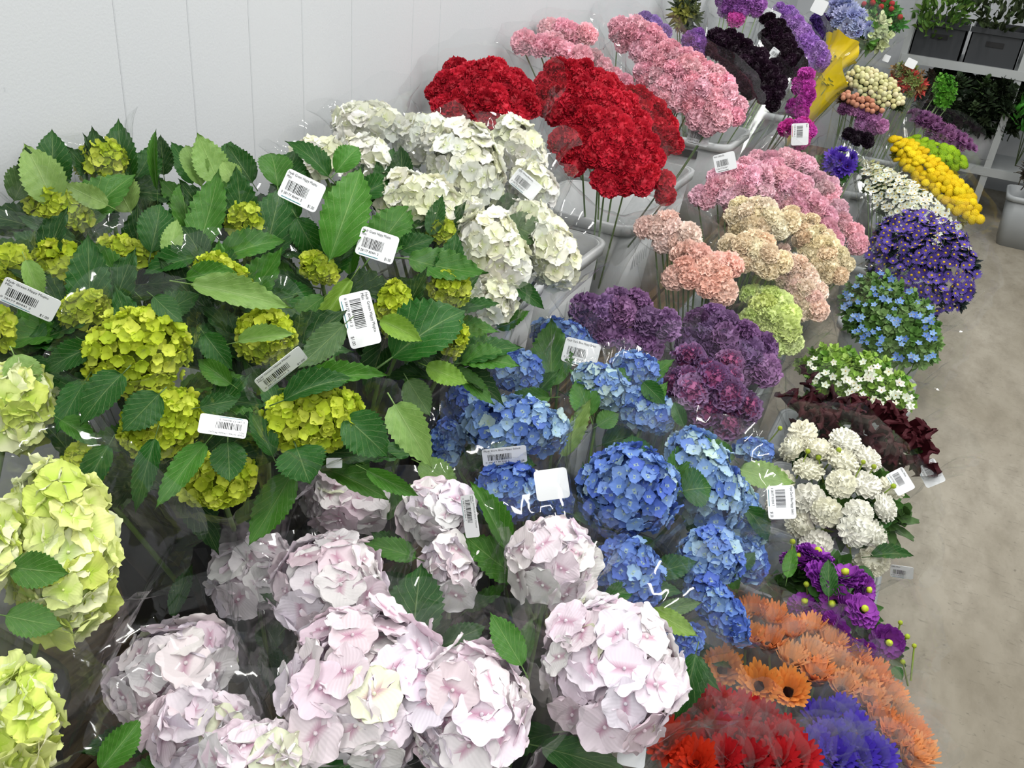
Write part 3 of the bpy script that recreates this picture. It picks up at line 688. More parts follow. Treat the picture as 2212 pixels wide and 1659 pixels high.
leaves('green', [
    (272, 405, 197, 240, 46, 'd', -.02), (100, 380, 43, 258, 44, 'd', -.02), (190, 365, 118, 300, 34, 'd', -.02), (338, 410, 327, 252, 13, 'm', .02), (435, 400, 398, 292, 36, 'p', -.03), (475, 400, 425, 288, 46, 'p', -.04),
    (120, 445, 0, 285, 55, 'p', .02), (282, 458, 228, 356, 52, 'p', .04), (235, 445, 135, 398, 30, 'p', .02), (326, 545, 352, 424, 50, 'd', .03), (408, 515, 390, 376, 38, 'm', .0), (425, 545, 478, 374, 52, 'm', .02),
    (362, 565, 385, 462, 28, 'p', .05), (285, 625, 168, 512, 42, 'm', .05), (165, 520, 30, 462, 24, 'd', .03), (420, 555, 305, 588, 36, 'd', .05), (470, 560, 622, 500, 40, 'm', .04), (568, 570, 610, 392, 62, 'd', .0), (600, 400, 584, 306, 46, 'm', -.02),
    (712, 380, 622, 292, 34, 'd', -.04), (712, 560, 790, 336, 64, 'm', .02), (775, 425, 857, 376, 34, 'd', -.02), (640, 470, 690, 560, 40, 'd', .0), (800, 555, 892, 430, 58, 'm', .03), (928, 510, 957, 424, 26, 'd', .02), (860, 545, 940, 510, 32, 'd', .05),
    (880, 560, 1055, 602, 50, 'm', .02), (845, 770, 1015, 648, 82, 'd', .04), (820, 690, 915, 732, 32, 'l', .07), (920, 790, 1015, 832, 32, 'l', .02), (200, 748, 86, 800, 38, 'd', .05), (265, 805, 168, 914, 48, 'd', .075), (330, 690, 435, 628, 42, 'd', .02),
    (345, 850, 262, 932, 50, 'd', .06), (185, 820, 118, 932, 36, 'd', .03), (512, 738, 640, 716, 24, 'p', .07), (410, 612, 640, 655, 44, 'p', .06), (400, 600, 520, 575, 30, 'm', .05), (610, 862, 770, 800, 40, 'd', .05), (440, 720, 500, 800, 36, 'd', .04), (745, 900, 842, 985, 62, 'd', .03),
    (640, 965, 668, 1046, 68, 'd', .02), (590, 985, 540, 880, 32, 'd', .02), (850, 870, 930, 1005, 52, 'p', .0), (790, 1015, 910, 1075, 26, 'm', .06), (335, 945, 285, 1108, 32, 'd', .06), (445, 955, 332, 1098, 36, 'm', .07), (492, 955, 497, 1045, 48, 'd', .07),
    (235, 960, 160, 1085, 36, 'd', .04), (30, 765, 72, 860, 48, 'p', .04), (55, 560, 92, 650, 28, 'p', .06), (130, 905, 215, 960, 30, 'm', .03), (560, 660, 690, 610, 42, 'd', .02), (700, 640, 620, 700, 30, 'm', .03), (760, 600, 650, 760, 26, 'l', .04), (330, 640, 395, 700, 34, 'd', .03),
    (500, 830, 420, 770, 30, 'm', .05), (745, 700, 640, 800, 40, 'g', .03), (640, 830, 850, 790, 30, 'm', .03), (430, 880, 520, 860, 30, 'd', .03), (20, 430, 60, 330, 40, 'g', .0), (510, 400, 480, 340, 30, 'p', .0), (880, 820, 930, 900, 40, 'g', .0)])
_rows = []
for i in range(46):          # lower storey of leaves that closes the gaps between the green heads
    bx, by = 20 + (i % 16) * 58 + random.uniform(-25, 25), 400 + (i // 16) * 95 + random.uniform(-30, 30)
    if bx > 900: continue
    an = random.uniform(-2.4, -.7); L = random.uniform(85, 125); _rows.append((bx, by, bx + L * math.cos(an), by + L * math.sin(an), random.uniform(28, 42), random.choice('kdddm'), random.uniform(-.09, -.05)))
leaves('green', _rows)
LL = 'lime yellow hydrangea at the platform end beside the wooden planks'
for r in [(18, 890, 92, 110, 15, .99, 'lime', 'lime yellow hydrangea under a pale leaf next to the green mini hydrangeas'), (128, 1195, 112, 205, -8, .95, 'lime', 'tall lime yellow hydrangea above the crumpled sleeve'),
          (-40, 1190, 66, 110, 0, 1.0, 'lime', 'pale lime hydrangea behind a dark lobed leaf'), (40, 1560, 78, 130, -12, .95, 'lime', 'lime yellow hydrangea above the bare wooden planks')]:
    hydrangea('lime', *r[:7], r[7], 'lime yellow hydrangeas', fill=0, hem=.05)
leaves('lime', [(20, 1225, 150, 1240, 50, 'm', .07), (10, 1330, 135, 1355, 48, 'm', .06)])
for r in [(688, 345, 62, 46, 0, 1.12, 'white', 'white hydrangea against the white wall above the green leaves'), (798, 268, 82, 44, 5, 1.14, 'white', 'creamy white hydrangea reaching up the white wall'),
          (790, 345, 78, 48, 25, 1.10, 'white', 'loose white hydrangea with broad petals behind the serrated leaf'), (920, 305, 70, 58, 10, 1.11, 'white', 'cream white hydrangea next to the red carnations'),
          (1008, 368, 84, 104, -10, 1.08, 'white', 'largest white hydrangea with green flecked florets'), (1122, 330, 56, 82, -25, 1.07, 'white', 'narrow white hydrangea in front of the red carnations'),
          (1155, 400, 46, 60, -35, 1.04, 'white', 'white hydrangea behind the curled bar code tag'), (905, 440, 96, 68, 20, 1.05, 'white', 'white hydrangea spread over the green leaves'),
          (1062, 545, 74, 100, -25, .98, 'white', 'white hydrangea hanging in front of the white bucket'), (1145, 478, 52, 46, 30, 1.0, 'white', 'small white hydrangea above a broad green leaf'),
          (1192, 552, 58, 80, -12, .95, 'white', 'white hydrangea nearest the bucket ribs'), (1050, 655, 66, 52, -20, .90, 'white', 'lowest white hydrangea over the bucket rim'), (1000, 470, 52, 44, 0, 1.02, 'white', 'white hydrangea between the green leaves and the largest white head')]:
    hydrangea('white', *r[:7], r[7], 'white hydrangeas', fill=1, hem=.055)
leaves('white', [(1090, 478, 1180, 522, 52, 'g', .05), (1108, 615, 1180, 664, 24, 'd', .0), (1085, 455, 1120, 415, 34, 'd', -.06), (1040, 450, 1110, 470, 30, 'd', -.05), (880, 300, 905, 260, 18, 'd', -.02)])
for r in [(745, 1085, 100, 74, 10, .68, 'ph2', 'shaded pale pink hydrangea under the green leaf tip'), (945, 1110, 84, 74, 0, .72, 'ph2', 'pale pink hydrangea beside its narrow white tag'), (975, 1235, 58, 74, -15, .69, 'ph2', 'lower florets of a pale pink hydrangea below the white tag'),
          (548, 1250, 92, 104, 30, .64, 'ph1', 'mauve pink hydrangea behind the clear sleeve edges near the dark gap'), (712, 1272, 128, 126, -20, .72, 'ph1', 'pale pink hydrangea with mauve hearts beside the dark leaf'),
          (375, 1455, 138, 118, -35, .66, 'ph1', 'lilac pink hydrangea with one flat round floret next to the planks'), (780, 1490, 170, 190, 12, .75, 'ph1', 'biggest pale pink hydrangea with ruffled white edged petals'),
          (1012, 1535, 140, 150, 10, .75, 'ph2', 'pale pink hydrangea with lime green specks on its petals'), (1192, 1215, 102, 100, 25, .73, 'ph2', 'upright pale pink hydrangea in front of the blue hydrangeas'),
          (1322, 1450, 150, 170, -15, .74, 'ph2', 'large round pale pink hydrangea next to the red gerberas'), (560, 1640, 110, 70, 0, .74, 'ph1', 'cream pink hydrangea with loose opening petals'), (440, 1580, 120, 90, 0, .69, 'ph1', 'pale pink hydrangea below the lilac pink one')]:
    hydrangea('pink', *r[:7], r[7], 'pale pink hydrangeas', fill=2, hem=.06, filln=1.05)
leaves('pink', [(890, 1400, 905, 1205, 86, 'd', .06), (900, 1205, 782, 1165, 34, 'm', .05), (1098, 1192, 1018, 1028, 36, 'm', .05), (955, 1395, 1052, 1350, 36, 'd', .03), (1128, 1440, 1060, 1315, 42, 'm', .05), (1120, 1440, 1150, 1330, 26, 'm', -.02), (1505, 1410, 1468, 1555, 40, 'd', -.04),
                (1165, 1612, 1365, 1665, 48, 'd', -.02), (215, 1665, 310, 1548, 44, 'm', .03), (372, 1335, 415, 1208, 26, 'd', -.02), (600, 1400, 560, 1330, 40, 'd', -.06), (900, 1050, 990, 1075, 34, 'p', .0), (860, 1420, 985, 1330, 40, 'd', -.05), (620, 1480, 560, 1400, 45, 'd', -.07)], .0)
for r in [(1112, 805, 62, 50, 10, .72, 'blue', .25, 'dark blue hydrangea beside the folded leaf below the white bucket'), (1005, 878, 46, 66, 15, .69, 'blue', .12, 'deep blue hydrangea at the dark bucket corner'), (1112, 925, 116, 72, 5, .74, 'blue', .58, 'wide light blue hydrangea behind glossy crinkled film'),
          (1298, 838, 66, 50, 30, .71, 'blue', .66, 'pale blue hydrangea behind the pointed green leaf'), (1372, 808, 60, 48, 30, .70, 'blue', .35, 'blue hydrangea touching the dusky purple carnations'), (1392, 890, 66, 50, 25, .67, 'blue', .5, 'light blue hydrangea in the middle of the blue bucket'),
          (1358, 1062, 110, 104, -10, .75, 'blue', .22, 'largest dark blue hydrangea with green centred florets'), (1100, 1062, 72, 66, 10, .69, 'blue', .15, 'dark blue hydrangea behind the blank white tag'), (1205, 1095, 36, 40, 0, .66, 'blue', .1, 'deep blue hydrangea between the blank tag and the dark leaf'),
          (1520, 1045, 78, 128, -22, .67, 'blue', .62, 'tall light blue hydrangea beside the broad dark leaf'), (965, 960, 36, 56, 10, .68, 'blue', .35, 'narrow blue hydrangea next to the green mini hydrangeas'), (1358, 1240, 72, 80, -20, .68, 'blue', .25, 'blue hydrangea with pale green florets below the large dark blue one'),
          (1535, 1205, 72, 66, -20, .63, 'blue', .42, 'blue hydrangea beside the dark pointed leaf'), (1548, 1310, 44, 90, -40, .60, 'blue', .2, 'dark blue hydrangea drooping towards the orange gerberas'), (1468, 1385, 50, 40, -20, .62, 'blue', .12, 'small deep blue hydrangea beneath the light green leaf'),
          (1628, 975, 42, 30, 10, .61, 'blue', .4, 'blue hydrangea above the pale round leaf near the white dahlias'), (1606, 1110, 40, 80, -15, .61, 'blue', .55, 'light blue hydrangea next to the white price tag'), (1620, 1215, 38, 42, 0, .56, 'blue', .3, 'small blue hydrangea beside the purple dahlias'), (1215, 730, 70, 40, 15, .70, 'blue', .3, 'blue hydrangea behind the glittering tag')]:
    hydrangea('blue', *r[:7], r[8], 'blue hydrangeas', mixp=r[7], fill=2, hem=.05)
leaves('blue', [(1190, 838, 1190, 688, 58, 'm', .05), (1190, 858, 1078, 865, 28, 'm', .05), (1275, 900, 1245, 814, 42, 'm', .04), (1212, 988, 1278, 858, 28, 'p', .06), (1370, 1010, 1366, 934, 56, 'd', .05), (1300, 960, 1385, 930, 34, 'd', -.02), (1442, 1060, 1488, 936, 30, 'm', .06),
                (1472, 1060, 1542, 1050, 58, 'd', .08), (1235, 1140, 1266, 992, 18, 'd', .06), (1235, 1112, 1352, 1158, 20, 'm', .08), (1412, 1240, 1508, 1208, 36, 'd', .06), (1598, 1015, 1718, 1048, 42, 'p', .07), (1610, 1095, 1674, 1168, 30, 'd', .04), (1575, 1040, 1622, 1036, 20, 'd', .06), (1405, 1318, 1510, 1376, 30, 'l', .09),
                (1305, 1295, 1378, 1264, 28, 'd', .04), (1388, 825, 1438, 872, 26, 'd', .05), (1318, 832, 1368, 798, 28, 'm', .04), (1598, 1232, 1632, 1190, 22, 'd', .05), (1478, 922, 1454, 860, 20, 'd', .04), (905, 1000, 992, 1055, 42, 'p', .06), (1560, 1215, 1600, 1280, 26, 'm', .03), (1420, 1320, 1520, 1300, 24, 'g', .07), (1090, 990, 1160, 1010, 26, 'd', -.02), (1290, 920, 1340, 890, 28, 'm', .02), (1050, 800, 1030, 770, 22, 'd', .0)])

def nearest(kind, px, py): q = min(ROOTS[kind], key=lambda q: (q[0] - px) ** 2 + (q[1] - py) ** 2); return q[2], q[3]
def htag(kind, hx, hy, px, py, w_, h_, ang, off, lines, price='', digits='', **k):
    r, P = nearest(kind, hx, hy); return tag(r, px, py, w_, h_, ang, P, off, lines, price, digits, **k)
MOJ = ('Hydr Green Hippy Mojito', 'Mini'); DG = '0 28177 80441 2'
htag('green', 690, 580, 652, 412, 88, 64, 26, .06, MOJ, '$1.00', DG)
htag('green', 850, 668, 815, 530, 84, 62, 18, .03, MOJ, '$1.00', DG)
htag('green', 850, 668, 778, 690, 118, 68, 76, .11, MOJ, '$1.00', DG)
htag('green', 22, 580, 62, 648, 118, 52, 24, .12, MOJ, '$1.00', DG, tilt=(35, 0))
htag('green', 350, 915, 482, 920, 100, 42, 188, .1, MOJ, '', DG, tilt=(30, 0))
htag('green', 572, 728, 608, 798, 120, 34, -38, .1, MOJ, '$1.00', DG, tilt=(50, 0))
htag('green', 676, 905, 722, 1000, 34, 22, 0, -.02, ())
htag('green', 528, 480, 508, 418, 36, 22, 10, -.03, ())
BLU = ('Hydr Dark Blue Hippy Select',); D2 = '0 28177 81204 7'
htag('blue', 1215, 730, 1255, 762, 78, 54, 14, .07, BLU, '$1.20', D2)
htag('blue', 1112, 925, 1090, 985, 96, 36, -6, .1, BLU, '$1.20', D2, tilt=(35, 0))
htag('blue', 1100, 1062, 1192, 1046, 72, 66, -8, .1, ())
htag('blue', 1606, 1110, 1688, 1085, 72, 58, 86, .08, BLU, '$1.20', D2)
htag('pink', 945, 1110, 1015, 1115, 92, 30, 82, .1, ('Hydr DUTCH Pink Cloud', 'Select'), '', D2, tilt=(40, 0))
htag('pink', 1322, 1450, 1365, 1622, 64, 60, 96, -.02, ())
htag('white', 1155, 400, 1135, 398, 66, 40, 40, .08, ('Hydr White Medium',), '', D2)

# ------------------------------------------------------------------ bunches of many blooms
def bunch(name, label, cat, ells, z, kind, gap, col, base, group=None, r=None, bulge=.4, tilt=.75, jitn=.25, cj=.1, slv='film', hem=.05, up=.5, part='bloom', leafy=0, leafcol='#3f6a2c', nstem=6, flat=1.0, seed=0, flare=1.12, start=.2, hj=0.007):
    """blooms spread over a domed top seen through the outlines ells = (px, py, rx, ry, angle)"""
    e0 = ells[0]; P = off_wall(e0[0], e0[1], z, e0[2]); v = tocam(P); N = (v * .75 + UP * up).normalized()
    Bs = BK[base] + Vector((random.uniform(-.08, .08), random.uniform(-.08, .08), 0)); root = empty(name, label, cat, Bs, group)
    gap *= .84; r = r or gap * .88; cols = col if isinstance(col, list) else [col]; made = []
    for (cx, cy, rx, ry, ang) in ells:
        C = at_plane(cx, cy, P, N); a = R_(ang)
        E1 = at_plane(cx + rx * math.cos(a), cy + rx * math.sin(a), P, N) - C; E2 = at_plane(cx - ry * math.sin(a), cy + ry * math.cos(a), P, N) - C
        l1, l2 = E1.length, E2.length; H = bulge * min(l1, l2); k1, k2 = max(.45, 1 - r * .4 / l1), max(.45, 1 - r * .4 / l2)
        x1 = E1.normalized(); x2 = N.cross(x1); pts = []
        ext = max(l1, l2); m = int(ext / gap) + 2
        for i in range(-m, m + 1):
            for j in range(-m, m + 1):
                a_, b_ = (i + .5 * (j % 2)) * gap + random.uniform(-.2, .2) * gap, j * gap * .866 + random.uniform(-.2, .2) * gap
                D = x1 * a_ + x2 * b_; M2 = np.array([[E1.dot(x1), E2.dot(x1)], [E1.dot(x2), E2.dot(x2)]]); s, t = np.linalg.solve(M2, np.array([a_, b_]))
                q = math.hypot(s / k1, t / k2)
                if q < 1: pts.append((q, C + D + N * (H * (1 - q * q) + random.uniform(-hj, hj)), (D.normalized() if D.length > 1e-5 else N)))
        for q, pos, out in pts:
            n = (N + out * tilt * q + rnd_dir() * jitn).normalized(); sc = r * random.uniform(.88, 1.12)
            o = put(part, random.choice(BL[kind]), root, pos, frame(n, None, (sc, sc, sc * flat)), jit(random.choice(cols), cj)); made.append(pos)
        if leafy:
            for i in range(leafy):
                s_, t_ = random.uniform(-1, 1), random.uniform(-1, 1)
                if s_ * s_ + t_ * t_ > 1: continue
                pos = C + E1 * s_ * .95 + E2 * t_ * .95 + N * (H * (1 - s_ * s_ - t_ * t_) - gap * .9)
                put('leafy_sprig', random.choice(BL['sprig']), root, pos, frame((N + rnd_dir() * .4).normalized(), None, gap * random.uniform(.9, 1.5)), jit(lin(leafcol), .25))
    for pos in random.sample(made, min(nstem, len(made))): add_stem(root, Bs + rnd_dir() * .02, pos - N * r * .9, .003, lin('#7c9660'))
    if slv:
        cx, cy, rx, ry, ang = ells[0]; a = R_(ang); C = at_plane(cx, cy, P, N)
        E1 = at_plane(cx + rx * math.cos(a), cy + rx * math.sin(a), P, N) - C; E2 = at_plane(cx - ry * math.sin(a), cy + ry * math.cos(a), P, N) - C
        sleeve(root, Bs, C - N * .01, E1, E2, hem, int(cx * 3 + cy + seed), slv, start=start, flare=flare)
    return root, P
def btag(rp, px, py, w_, h_, ang, off=.06, lines=('Carn Select',), **k): return tag(rp[0], px, py, w_, h_, ang, rp[1], off, lines, '', D2, **k)
CB = 'carnation_bunch'; RED = [lin('#c22436'), lin('#b41c2e'), lin('#cc2a3e')]; G1 = 'red carnation bunches'
bunch(CB, 'red carnation bunch closest to the white wall above the cream hydrangeas', 'carnations', [(1040, 215, 128, 92, 8)], 1.12, 'carn', .050, RED, 'red', G1, hem=.06)
rp = bunch(CB, 'largest red carnation bunch spilling down in front of the pink ones', 'carnations', [(1290, 275, 190, 104, 52)], 1.08, 'carn', .050, RED, 'red2', G1, hem=.05)
bunch(CB, 'narrow red carnation bunch squeezed between the large red and the pink', 'carnations', [(1408, 258, 92, 40, 46)], 1.0, 'carn', .050, RED, 'red2', G1, hem=.03)
bunch(CB, 'small red carnation lobe hanging above the white bucket', 'carnations', [(1432, 395, 30, 46, 10)], .94, 'carn', .050, RED, 'red2', G1, hem=.03)
PNK = [lin('#f8b9c7'), lin('#f9c4cf'), lin('#f4b0c0')]; G2 = 'pink carnation bunches of the back row'
bunch(CB, 'pink carnation bunch at the wall with a shaded side', 'carnations', [(1238, 74, 70, 32, 8)], 1.2, 'carn_pink', .054, PNK, 'pink', G2)
bunch(CB, 'pink carnation bunch just behind the wall side red carnations', 'carnations', [(1196, 112, 96, 34, 14)], 1.15, 'carn_pink', .054, PNK, 'pink', G2)
bunch(CB, 'pink carnation bunch beside the lavender carnations', 'carnations', [(1400, 108, 112, 54, 40)], 1.15, 'carn_pink', .054, PNK, 'pink', G2)
rp = bunch(CB, 'large pink carnation bunch leaning out next to the black carnations', 'carnations', [(1492, 190, 142, 76, 34)], 1.08, 'carn_pink', .054, PNK, 'pink', G2, hem=.05)
btag(rp, 1510, 293, 48, 40, 14, .03, ('PINK CARN SEL',), line='ink')
bunch(CB, 'pink carnation bunch wedged behind the large red bunch', 'carnations', [(1300, 150, 92, 28, 32)], 1.1, 'carn_pink', .054, PNK, 'pink', G2)
bunch(CB, 'pale lavender carnation bunch peeping over the pink ones at the wall', 'carnations', [(1412, 58, 48, 24, 28)], 1.14, 'carn', .055, lin('#a888cc'), 'lav', slv=None)
bunch(CB, 'violet carnation bunch between the pink and the black carnations', 'carnations', [(1510, 95, 40, 30, 20)], 1.1, 'carn', .052, lin('#9a68b8'), 'lav')
bunch(CB, 'mauve carnation bunch high at the wall behind a folded sleeve', 'carnations', [(1600, 8, 66, 32, 5)], 1.16, 'carn', .056, [lin('#9c5fae'), lin('#b070c0')], 'lav', hem=.08)
bunch(CB, 'single bright magenta carnation behind the black carnations', 'carnation', [(1590, 48, 26, 24, 0)], 1.12, 'carn', .07, lin('#d85ab0'), 'lav', slv=None, nstem=1)
rp = bunch(CB, 'lilac carnation bunch curving behind the black bunch', 'carnations', [(1725, 80, 96, 36, 52)], 1.07, 'carn', .056, [lin('#a879c8'), lin('#b58cd0')], 'lav')
tag(rp[0], 1665, 32, 40, 22, 25, rp[1], .02, ())
rp = bunch(CB, 'large nearly black carnation bunch lying across the pink ones', 'carnations', [(1612, 142, 122, 50, 42)], 1.05, 'carn', .054, [lin('#2a1628'), lin('#21121f')], 'lav', hem=.04)
rp = bunch(CB, 'second black carnation bunch with a white paper tag', 'carnations', [(1690, 105, 84, 36, 62)], 1.04, 'carn', .054, [lin('#2b1729'), lin('#22131f')], 'lav', hem=.05)
btag(rp, 1680, 122, 40, 22, 38, .06, ('BLACK',), line=None)
bunch(CB, 'deep purple carnation bunch in front of the yellow wraps', 'carnations', [(1776, 62, 44, 34, 45)], 1.08, 'carn', .062, lin('#5c3d8c'), 'yel', nstem=3)
rp = bunch(CB, 'magenta stock flower bunch hanging below the yellow wraps', 'carnations', [(1738, 205, 62, 30, 100)], .97, 'carn', .05, [lin('#c850b4'), lin('#b83ea4')], 'yel', hem=.04)
rp = bunch(CB, 'small magenta stock bunch behind the red striped tag', 'carnations', [(1722, 282, 40, 30, 10)], .90, 'carn', .052, [lin('#c14ca6'), lin('#cc3f9c')], 'mid4', hem=.04)
btag(rp, 1728, 290, 46, 36, 92, .08, ('Stock',), line='redline')
PK2 = [lin('#f4bccb'), lin('#f3c4d2'), lin('#edb2c4')]; G3 = 'rose pink carnation bunches of the middle row'
rp = bunch(CB, 'rose pink carnation bunch with dark pink hearts above the cream ones', 'carnations', [(1598, 400, 104, 54, -12)], .88, 'carn_pink', .050, PK2, 'rose', G3, hem=.04)
bunch(CB, 'rose pink carnation bunch behind the price tag', 'carnations', [(1690, 352, 90, 28, 5)], .92, 'carn_pink', .050, PK2, 'rose', G3, hem=.04)
btag(rp, 1566, 350, 46, 38, -14, .05, ('PINK CARN SEL',), line='ink')
bunch(CB, 'rose pink carnation bunch in the middle of the pale ones', 'carnations', [(1722, 440, 128, 56, 44)], .85, 'carn_pink', .048, PK2, 'rose', G3, hem=.03)
bunch(CB, 'outer rose pink carnation arc next to the violet asters', 'carnations', [(1790, 435, 142, 34, 54)], .82, 'carn_pink', .052, [lin('#f3bcc8'), lin('#f5c8d2')], 'rose', G3, hem=.03)
G4 = 'peach and cream carnation bunches'
bunch(CB, 'pale peach carnation bunch beside the white bucket', 'carnations', [(1455, 502, 82, 40, 14)], .85, 'carn_peach', .052, [lin('#fbdacc'), lin('#fce0d6')], 'peach', G4, hem=.03)
bunch(CB, 'peach carnation bunch above the dusky purple ones', 'carnations', [(1520, 590, 94, 68, 14)], .80, 'carn_peach', .052, [lin('#fac8b6'), lin('#fbd2c2')], 'peach', G4, hem=.03)
bunch(CB, 'cream carnation bunch below the rose pink ones', 'carnations', [(1640, 472, 82, 46, 8)], .86, 'carn', .048, [lin('#fbe8c6'), lin('#fceed2')], 'peach', G4, hem=.03)
bunch(CB, 'beige carnation bunch in the centre of the pale carnations', 'carnations', [(1632, 545, 78, 42, 20)], .82, 'carn_peach', .048, [lin('#f9e2c0'), lin('#fbe9cc')], 'peach', G4, hem=.03)
bunch(CB, 'long cream carnation arc showing its green calyxes', 'carnations', [(1768, 538, 116, 48, 52)], .77, 'carn', .044, [lin('#fbebca'), lin('#f9e4c0')], 'peach', G4, hem=.03, tilt=1.0)
bunch(CB, 'curved pale peach carnation bunch with green calyxes above the lime ones', 'carnations', [(1722, 608, 112, 44, 58)], .72, 'carn_peach', .044, [lin('#fcdfce'), lin('#fbe6d2')], 'peach', G4, hem=.03, tilt=1.0)
bunch(CB, 'lime green carnation bunch under the curved peach bunch', 'carnations', [(1668, 690, 88, 58, 48)], .67, 'carn', .056, [lin('#dcec98'), lin('#e4f0aa')], 'peach', hem=.04)
G5 = 'dusky purple carnation bunches'; MO = [lin('#86658f'), lin('#75577e'), lin('#93709a')]
bunch(CB, 'dusky purple carnation bunch behind the blue hydrangeas', 'carnations', [(1345, 690, 120, 68, 12)], .74, 'carn_moon', .062, MO, 'moon', G5, hem=.06, r=.042, hj=.014, cj=.2, jitn=.45)
bunch(CB, 'dusky purple carnation bunch next to the lime green carnations', 'carnations', [(1572, 745, 128, 76, 30)], .68, 'carn_moon', .062, MO, 'moon', G5, hem=.05, r=.042, hj=.014, cj=.2, jitn=.45)
bunch(CB, 'dusky purple carnation bunch with magenta hearts', 'carnations', [(1530, 842, 112, 92, 32)], .67, 'carn_magenta', .060, MO, 'moon', G5, hem=.04, r=.042, hj=.014, cj=.2, jitn=.45)

# dahlias
rp = bunch('dahlia_bunch', 'white ball dahlia bunch with green buds by the aisle', 'dahlias', [(1800, 1072, 196, 130, 42)], .50, 'dahlia', .076, [lin('#fdfbe8'), lin('#fdfcf0')], 'dahw', cj=.02, hem=.05, leafy=14, leafcol='#4a7034', flat=.85, r=.037, jitn=.6, flare=1.15, hj=.022)
def buds(rp, pts, off=.03):
    for px, py, rr in pts:
        P = at_plane(px, py, rp[1] + tocam(rp[1]) * off, tocam(rp[1])); k = mpp(P); n = (UP + rnd_dir() * .6).normalized()
        b = put('bud', BL['berry'][0], rp[0], P, frame(n, None, rr * k * .72), jit(lin('#a8bc38'))); put('sepals', BL['sprig'][0], b, P - n * rr * k * .5, frame(n, None, rr * k * 1.9), jit(lin('#48702f')))
        add_stem(rp[0], P - n * .05 + Vector((0, 0, -.02)), P, .002, lin('#8aa046'))
buds(rp, [(1745, 975, 9), (1768, 988, 10), (1812, 972, 9), (1690, 1058, 9), (1748, 1068, 10), (1865, 998, 8), (1888, 1008, 9), (1930, 1050, 9), (1912, 1088, 10), (1760, 1098, 9), (1835, 1178, 11), (1825, 1212, 9), (1685, 925, 8)])
def wleaf(rp, rows, off=.02):
    for bx, by, tx, ty, hw, tone in rows:
        v = tocam(rp[1]); P0 = rp[1] + v * off; N = (v * .6 + UP * .6).normalized(); a, t = at_plane(bx, by, P0, N), at_plane(tx, ty, P0, N); add_leaf(rp[0], a, t, hw * mpp(a), tone, N)
wleaf(rp, [(1880, 1200, 1980, 1190, 22, 'd'), (1850, 1225, 1890, 1260, 20, 'd'), (1700, 975, 1730, 1010, 16, 'd'), (1760, 960, 1790, 990, 12, 'd'), (1860, 1070, 1900, 1050, 14, 'd'), (1895, 1140, 1930, 1120, 14, 'd')])
tag(rp[0], 1945, 1040, 52, 40, 58, rp[1], .03, ('Dahlia White',), '', D2)
tag(rp[0], 1948, 1236, 46, 26, 8, rp[1], .0, ('Dahlia White',), '', D2, tilt=(45, 0))
rp = bunch('dahlia_bunch', 'purple dahlia bunch with open yellow eyes and buds by the aisle', 'dahlias', [(1806, 1300, 188, 98, 42)], .48, 'dahlia_eye', .066, [lin('#8a38a0'), lin('#9a44b2'), lin('#762e8a')], 'dahp', hem=.05, leafy=10, leafcol='#40652e', flat=.8, r=.036, jitn=.8, flare=1.2, hj=.02)
buds(rp, [(1712, 1170, 10), (1742, 1262, 10), (1930, 1390, 12), (1905, 1360, 8), (1945, 1345, 8), (1960, 1375, 9), (1950, 1430, 9), (1975, 1395, 8)])
wleaf(rp, [(1790, 1290, 1790, 1200, 24, 'd'), (1800, 1285, 1840, 1265, 16, 'd'), (1700, 1250, 1715, 1180, 20, 'm'), (1930, 1440, 1950, 1470, 16, 'd')], .05)
# cockscomb
rp = bunch('cockscomb_bunch', 'dark burgundy cockscomb bunch with folded velvet crests in a clear sleeve', 'cockscombs', [(1860, 925, 170, 62, 20)], .50, 'crest', .062, [lin('#3a1018'), lin('#45141d'), lin('#2c0c14')], 'cels', hem=.07, r=.040, jitn=.45, flare=1.2, leafy=6, leafcol='#46602e', part='crest')
tag(rp[0], 2010, 1022, 54, 42, 62, rp[1], .0, ('Celosia Dark Red',), '', D2)
rp = bunch('cockscomb_bunch', 'small burgundy cockscomb bunch behind the long dark one', 'cockscombs', [(1752, 838, 48, 24, 15)], .54, 'crest', .055, [lin('#35101a')], 'cels', hem=.05, r=.036, jitn=.4, part='crest', nstem=2)
# star flowers
rp = bunch('star_flower_bunch', 'bunch of small white star flowers with bright green buds', 'flower bunch', [(1850, 822, 152, 70, 20)], .50, 'sprig', .034, [lin('#8fb84e'), lin('#a6c95e'), lin('#6f9c40')], 'stb', hem=.04, r=.042, part='leafy_sprig')
def scatter(rp, ell, n, kind, r, cols, part, off=.03, group=None):
    cx, cy, rx, ry, ang = ell; a = R_(ang); v = tocam(rp[1]); N = (v * .75 + UP * .5).normalized()
    for i in range(n):
        while True:
            s, t = random.uniform(-1, 1), random.uniform(-1, 1)
            if s * s + t * t < 1: break
        x, y = cx + rx * s * math.cos(a) - ry * t * math.sin(a), cy + rx * s * math.sin(a) + ry * t * math.cos(a)
        P = at_plane(x, y, rp[1] + N * (off + .02 * (1 - s * s - t * t) + random.uniform(-.01, .01)), N)
        put(part, random.choice(BL[kind]), rp[0], P, frame((N + rnd_dir() * .45).normalized(), None, r * random.uniform(.8, 1.2)), jit(random.choice(cols), .1))
scatter(rp, (1865, 835, 128, 54, 20), 56, 'star', .012, [lin('#eef2e4'), lin('#e2ead2')], 'flower', .06)
rp = bunch('star_flower_bunch', 'bunch of pale blue star flowers on leafy green stems', 'flower bunch', [(1925, 695, 136, 88, 40)], .50, 'sprig', .034, [lin('#5d8640'), lin('#6d9450'), lin('#86a868')], 'twd', hem=.04, r=.046, part='leafy_sprig')
